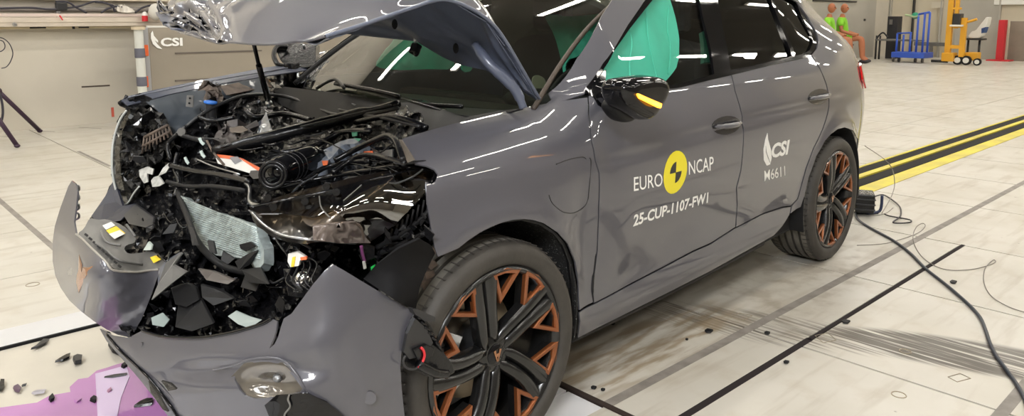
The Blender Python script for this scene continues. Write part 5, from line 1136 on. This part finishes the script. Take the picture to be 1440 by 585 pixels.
for L in ([(135, 342), (150, 352), (168, 366), (200, 372)], [(178, 316), (190, 332)], [(142, 325), (150, 340), (170, 345)]): tube('carrier_rib', [at(u, v, t=CM(u, v)-.016) for u, v in L], .004, GREYP, cmb, res=6)
slab('torn_tab', cmq([(222, 380), (234, 366), (252, 355), (255, 358), (240, 374), (232, 398), (222, 402)], -.03), fw*.006, mat('paint_tab_blue', (.10, .11, .14), .3, .2, 1), cmb)
# lower bumper cover
BU = tps([(135, 457, dict(t=2.29)), (168, 487, dict(t=2.17)), (210, 524, dict(t=2.06)), (245, 562, dict(t=1.99)), (262, 590, dict(t=1.97)), (290, 640, dict(t=1.93)), (258, 474, dict(t=2.00)), (305, 472, dict(t=1.93)), (351, 460, dict(t=1.88)), (403, 443, dict(t=1.84)), (457, 380, dict(t=1.82)), (467, 371, dict(t=1.83)), (508, 396, dict(t=1.86)), (584, 440, dict(t=1.95)), (570, 469, dict(t=1.93)), (563, 517, dict(t=1.92)), (568, 580, dict(t=1.94)), (575, 640, dict(t=1.98)), (330, 500, dict(t=1.875)), (400, 520, dict(t=1.80)), (450, 470, dict(t=1.80)), (480, 540, dict(t=1.82)), (520, 480, dict(t=1.865)), (400, 600, dict(t=1.80)), (500, 610, dict(t=1.86)), (280, 520, dict(t=1.94))])
def crease(u, v):
    d = .012*math.exp(-(((v-522)+(u-250)*.02)/14)**2)*sm(220, 300, u)*sm(480, 430, u)
    d += -.006*math.exp(-((u-512-(v-500)*.05)/16)**2)*sm(440, 560, v)
    return d
FOG = rounded([(327, 528), (345, 512), (372, 508), (396, 512), (415, 532), (428, 551), (400, 556), (360, 562), (340, 555)], 1)
bu = relief('bumper_cover', [(150, 468), (160, 472), (180, 475), (200, 465), (228, 473), (258, 475), (285, 475), (305, 472), (330, 467), (351, 461), (370, 455), (384, 449), (390, 452), (388, 466), (384, 478), (379, 490), (386, 484), (391, 474), (395, 460), (399, 448), (410, 441), (424, 422), (440, 400), (457, 380), (467, 371), (485, 381), (508, 395), (545, 417), (584, 440), (576, 453), (570, 469), (565, 492), (563, 517), (565, 548), (568, 576), (576, 640), (500, 690), (400, 690), (300, 660), (262, 590), (245, 562), (228, 541), (210, 524), (190, 506), (168, 487)], BU, PAINT, car, .005, 9, .0015, 60, bulge=crease, holes=[FOG], label='grey bumper cover, torn and pushed down')
tube('cover_edge', [at(u, v, t=BU(u, v)+crease(u, v)-.002) for u, v in ((200, 465), (228, 473), (258, 475), (285, 475), (305, 472), (330, 467), (351, 461), (370, 455), (382, 448))], .0045, GLOSS, bu)
fg = relief('fog_scoop', [(325, 530), (343, 511), (372, 506), (398, 510), (417, 531), (430, 552), (400, 558), (360, 564), (338, 557)], BU, mat('polished_scoop', (.16, .145, .125), .18, .5, 1), bu, .004, 6, bulge=lambda u, v: .006+.035*math.exp(-((u-378)/30)**2-((v-538)/16)**2), label='polished fog lamp scoop')
tube('scoop_brow', [at(u, v, t=BU(u, v)+.0) for u, v in ((300, 520), (327, 514), (350, 506), (378, 503), (400, 508), (418, 528), (432, 552))], .0028, PAINT, bu)
ball('fog_lamp_lens', at(390, 532, t=BU(390, 532)+.022), (.010, .014, .010), ALU, fg)
relief('lower_spoiler', [(140, 462), (150, 466), (168, 487), (210, 524), (245, 562), (262, 590), (300, 660), (285, 660), (240, 590), (200, 538), (172, 505), (150, 480)], BU, PAINT, car, .01, 6, .006, 20, bulge=lambda u, v: .02)
tube('spoiler_lip', [at(u, v, t=BU(u, v)+.015) for u, v in ((150, 470), (170, 494), (208, 530), (232, 560), (252, 590), (275, 640))], .004, GLOSS, car)
for P_ in ([(226, 536), (240, 540), (248, 548), (236, 550)], [(208, 536), (222, 556), (236, 580), (228, 576), (212, 552)]): bp('lower_vent', PLAS, P_, -.10, .01)
BL2 = tps([(400, 556, dict(x=-.70)), (480, 585, dict(x=-.60)), (400, 620, dict(x=-.70)), (500, 640, dict(x=-.55))])
bolt = at(521, 558, t=BU(521, 558)-.004); lathe('parking_sensor', [(.0, -.002), (.014, -.002), (.016, .004), (.016, .01)], bolt, -fw, PAINT, bu, 18)
lv = relief('lower_intake', [(388, 556), (432, 553), (460, 566), (490, 590), (500, 640), (400, 640), (372, 570)], BU, GLOSS, bu, .006, 7, .001, 20, bulge=lambda u, v: -.014)
tube('sensor_wire', [at(u, v, t=BU(u, v)-.02) for u, v in ((407, 555), (405, 562), (408, 572), (400, 585), (410, 600))], .0022, GREYP, lv)
# bracket and wiring behind the bumper corner
cbk = plate('corner_bracket', [(572, 466), (584, 441), (596, 447), (607, 458), (614, 480), (625, 500), (637, 512), (640, 524), (626, 532), (600, 530), (580, 520), (563, 516), (566, 490)], dict(y=-.975), (0, .03, 0), PLAS, car, 'black ribbed corner bracket', .003)
plate('bracket_panel', [(573, 470), (584, 448), (600, 462), (609, 482), (598, 500), (576, 505), (568, 495)], dict(y=-.988), (0, .01, 0), DGREY, cbk)
plate('bracket_arm', [(580, 434), (590, 436), (612, 446), (612, 452), (598, 452), (584, 442)], dict(y=-.998), (0, .02, 0), DGREY, cbk)
plate('bracket_box', [(582, 492), (600, 484), (612, 490), (608, 502), (590, 508)], dict(y=-.998), (0, .03, 0), PLAS, cbk, None, .003)
for i in range(6): tube('bracket_rib', [A(588+i*5, 446+i*7, y=-.990), A(597+i*5, 451+i*8.5, y=-.975)], .004, PLAS, cbk, sub=1, res=6)
tube('red_wire', [A(u, v, y=-1.002) for u, v in ((592, 489), (595, 492), (597, 500), (593, 511), (587, 517))], .0035, RED, cbk); tube('grey_wire', [A(u, v, y=-1.002) for u, v in ((570, 500), (567, 510), (573, 518), (583, 519), (590, 514))], .003, DGREY, cbk)
tube('bracket_pipe', [A(588, 512, y=-.998), A(612, 524, y=-1.002), A(628, 526, y=-.998)], .012, PLAS, cbk)
tube('bracket_pipe', [A(580, 512, y=-.97), A(595, 524, y=-.96)], .003, STEEL, cbk)
# small fragments caught all over the torn front
def scatter(n, poly, d0, d1, s0, s1, mats, nm):
    k = 0
    while k < n:
        u = rr.uniform(min(p[0] for p in poly), max(p[0] for p in poly)); v = rr.uniform(min(p[1] for p in poly), max(p[1] for p in poly))
        if pip((u, v), poly): shard(nm, B(u, v, rr.uniform(d0, d1)), 0, rr.uniform(s0, s1), rr.uniform(.002, .008), rr.choice(mats), car); k += 1
scatter(90, [(190, 300), (240, 290), (262, 330), (290, 358), (330, 378), (375, 385), (400, 355), (460, 350), (500, 350), (455, 380), (400, 440), (350, 455), (250, 468), (200, 455), (235, 380)], -.02, .09, .008, .028, [PLAS, PLAS, MATTE, GLOSS, GLOSS], 'broken_plastic')
scatter(60, [(240, 200), (290, 160), (380, 150), (500, 180), (560, 205), (580, 232), (450, 255), (360, 280), (300, 290), (250, 265)], -.02, .06, .008, .026, [PLAS, PLAS, MATTE, GLOSS, GLOSS], 'broken_plastic')
scatter(24, [(520, 345), (600, 300), (606, 330), (560, 345), (540, 370), (480, 360)], -.1, -.02, .012, .03, [PLAS, MATTE, GLOSS], 'broken_plastic')
for k in range(26):
    u, v = rr.uniform(240, 540), rr.uniform(180, 260)
    if v > 262-(abs(u-400)/14): continue
    bt_('loose_wire', rr.choice((PLAS, PLAS, GLOSS, DGREY)), [(u, v), (u+rr.uniform(8, 25), v+rr.uniform(-9, 9)), (u+rr.uniform(25, 50), v+rr.uniform(-12, 12)), (u+rr.uniform(50, 70), v+rr.uniform(-14, 10))], rr.uniform(.002, .006), -.06, res=6)
for k in range(14):
    u, v = rr.uniform(215, 440), rr.uniform(290, 430); bt_('loose_wire', rr.choice((PLAS, GLOSS, DGREY)), [(u, v), (u+rr.uniform(5, 15), v+rr.uniform(0, 18)), (u+rr.uniform(15, 30), v+rr.uniform(-5, 25))], rr.uniform(.002, .004), -.05, res=6)
# ------------------------------------------------------------------ loose things on the floor
PUR = mat('purple_coolant', (.48, .21, .48), .06, 0, .6, noise_s=3, noise_a=.08)
def G(u, v, z=.0025): return at(u, v, z=z)
pud = sheet('coolant_puddle', [tuple(G(u, v).xy) for u, v in [(-40, 590), (0, 573), (30, 569), (52, 566), (70, 556), (88, 553), (99, 551), (98, 544), (110, 533), (124, 531), (136, 521), (150, 517), (165, 512), (180, 508), (230, 520), (300, 560), (420, 640), (300, 700), (-60, 700)]], lambda x, y: Vector((x, y, .0025+.0006*noise.noise((x*9, y*9, 0)))), PUR, None, .002, .05)
tag(pud, 'shiny purple coolant spill on the cover under the bumper', 'puddle')
sh_ = [at(u, v, z=.0035) for u, v in [(134, 526), (178, 514), (182, 530), (170, 560), (162, 600), (138, 600)]]
tag(slab('pale_sheet', sh_, Vector((0, 0, .0015)), mat('lilac_white_sheet', (.66, .52, .74), .1, 0, .5)), 'pale lilac tapered strip lying in the purple spill', 'strip')
def frag(px, lab, m=PLAS, h=.007):
    tag(slab('plastic_fragment', [at(u, v, z=.004) for u, v in px], Vector((.004, .003, h)), m), lab, 'fragment')
frag([(43, 492), (50, 488), (60, 479), (69, 479), (64, 484), (52, 490)], 'longest black splinter lying on the cream cover near the silver bar', DGREY)
frag([(77, 510), (83, 506), (92, 501), (98, 499), (97, 504), (88, 508)], 'curved black shard beside a chunky dark lump on the cream cover')
frag([(102, 506), (108, 503), (115, 504), (114, 511), (105, 513)], 'chunky dark lump between the curved shard and the nose', DGREY, .014)
frag([(0, 536), (5, 536), (5, 546), (1, 551), (-3, 548)], 'dark lump cut by the left picture edge')
frag([(18, 546), (24, 543), (29, 548), (27, 552), (21, 551)], 'small purple grey lump right of the one at the picture edge', mat('purple_grey_plastic', (.10, .06, .09), .5))
frag([(44, 554), (52, 551), (64, 550), (62, 553), (48, 555)], 'flat two-tone sliver at the edge of the purple spill', mat('pale_sliver', (.35, .33, .36), .3), .006)
frag([(188, 573), (196, 567), (206, 563), (214, 563), (213, 570), (200, 572)], 'wedge-shaped black shard lying on the purple spill under the nose')
frag([(68, 562), (73, 557), (76, 563), (71, 566)], 'small dark crumb on the purple spill, left of the pale strip', MATTE, .01)
frag([(126, 564), (131, 560), (135, 562), (133, 567)], 'small dark crumb at the left edge of the pale strip', MATTE, .01)
frag([(146, 532), (160, 529), (178, 527), (177, 529), (158, 532)], 'thin grey splinter lying across the pale lilac strip', DGREY, .006)
frag([(150, 551), (155, 547), (156, 551), (152, 553)], 'tiny rosy crumb in the middle of the pale lilac strip', mat('rosy', (.4, .2, .3), .5), .006)
frag([(104, 565), (110, 562), (114, 563), (108, 567)], 'thin ring-like crumb on the purple spill between two dark crumbs', PUR, .006)
frag([(30, 543), (37, 541), (36, 543), (31, 544)], 'flat tiny chip beside the purple grey lump', DGREY, .005)
frag([(170, 517), (175, 513), (179, 516), (174, 519)], 'dark crumb at the top corner of the pale lilac strip', MATTE, .012)
frag([(152, 486), (160, 484), (170, 492), (168, 500), (158, 496)], 'black shard tucked under the nose panel by the cover edge', MATTE, .03)
for (u, v, s_, lab) in ((997, 466, 6, 'dark oval chip on the bare floor strip, largest one right of the sill'), (862, 456, 3, 'tiny dark chip in the car shadow beside the sill'), (1341, 397, 5, 'dark chip right of the long black cable'), (1079, 469, 4, 'dark chip left of the dark slot near the grey stripe'), (1106, 510, 4, 'small chip right of the slot at its wide end'),
      (966, 478, 2, 'pinhead chip near the joint right of the sill'), (848, 549, 3, 'dark crumb by the rusty pit edge, the nearer one'), (835, 546, 4, 'dark crumb by the rusty pit edge, the farther left one'), (1190, 453, 6, 'flat dark chip beside the slot halfway along')):
    frag([(u-s_, v), (u-s_*.3, v-s_*.4), (u+s_, v-s_*.1), (u+s_*.4, v+s_*.4), (u-s_*.6, v+s_*.3)], lab, MATTE, .005)
BC = mat('blue_black_cable', (.025, .03, .045), .45)
tag(tube('floor_cable', [at(u, v, z=.008) for u, v in [(1203, 300), (1207, 309), (1223, 320), (1256, 338), (1280, 356), (1301, 377), (1325, 396), (1342, 410), (1362, 428), (1378, 446), (1386, 464), (1392, 482), (1402, 502), (1416, 521), (1430, 541), (1442, 564), (1450, 600)]], .0075, BC), 'long blue-black cable snaking over the floor at right', 'cable')
TW = mat('thin_grey_wire', (.25, .23, .2), .5)
for L, lab in (([(1205, 345), (1240, 343), (1262, 338), (1290, 328), (1301, 318), (1297, 314), (1288, 320), (1284, 334), (1290, 352), (1305, 368), (1330, 379), (1365, 379), (1390, 373), (1400, 368), (1396, 366), (1385, 378), (1384, 398), (1395, 417), (1420, 432), (1445, 440)], 'thin grey wire looping right of the rear wheel'),
      ([(1203, 296), (1225, 303), (1245, 300), (1256, 292)], 'short thin wire beside the small black box')):
    tag(tube('thin_wire', [at(u, v, z=.004) for u, v in L], .0022, TW, res=6), lab, 'wire')
tag(tube('thick_lead', [at(u, v, z=.012) for u, v in [(1231, 276), (1242, 274), (1256, 282), (1266, 292), (1266, 304), (1256, 313), (1278, 313), (1279, 309), (1252, 304), (1244, 301)]], .005, mat('black_lead', (.03, .025, .03), .5), res=6), 'doubled black lead looping beside the small black box', 'lead')
tag(tube('hanging_strap', [at(1216, 205, y=-.6, x=None), at(1250, 230, z=.3), at(1258, 255, z=.1), at(1254, 275, z=.03), at(1240, 300, z=.004)], .003, TW, res=6), 'pale thin strap arching from the tail to the floor', 'strap')
sb_ = thing('sensor_box', 'small black trigger box with a grey handle behind the rear wheel', 'box', at(1215, 300, z=0))
c_ = at(1214, 301, z=.0)
box('box_body', c_+Vector((0, 0, .09)), (.16, .12, .13), PLAS, sb_, rotz(.4), .01)
for i in range(3): box('box_rib', c_+Vector((0, 0, .05+.035*i)), (.17, .13, .008), DGREY, sb_, rotz(.4), .002)
tube('box_handle', [c_+Vector((-.02, -.03, .015)), c_+rt*.10+Vector((0, 0, .015)), c_+rt*.12+Vector((0, 0, .05)), c_+rt*.12+Vector((0, 0, .13))], .010, mat('navy_handle', (.03, .04, .09), .4), sb_, sub=3)
tube('box_base', [c_-rt*.06+Vector((0, 0, .01)), c_+rt*.10+Vector((0, 0, .01))], .010, PLAS, sb_, sub=1)
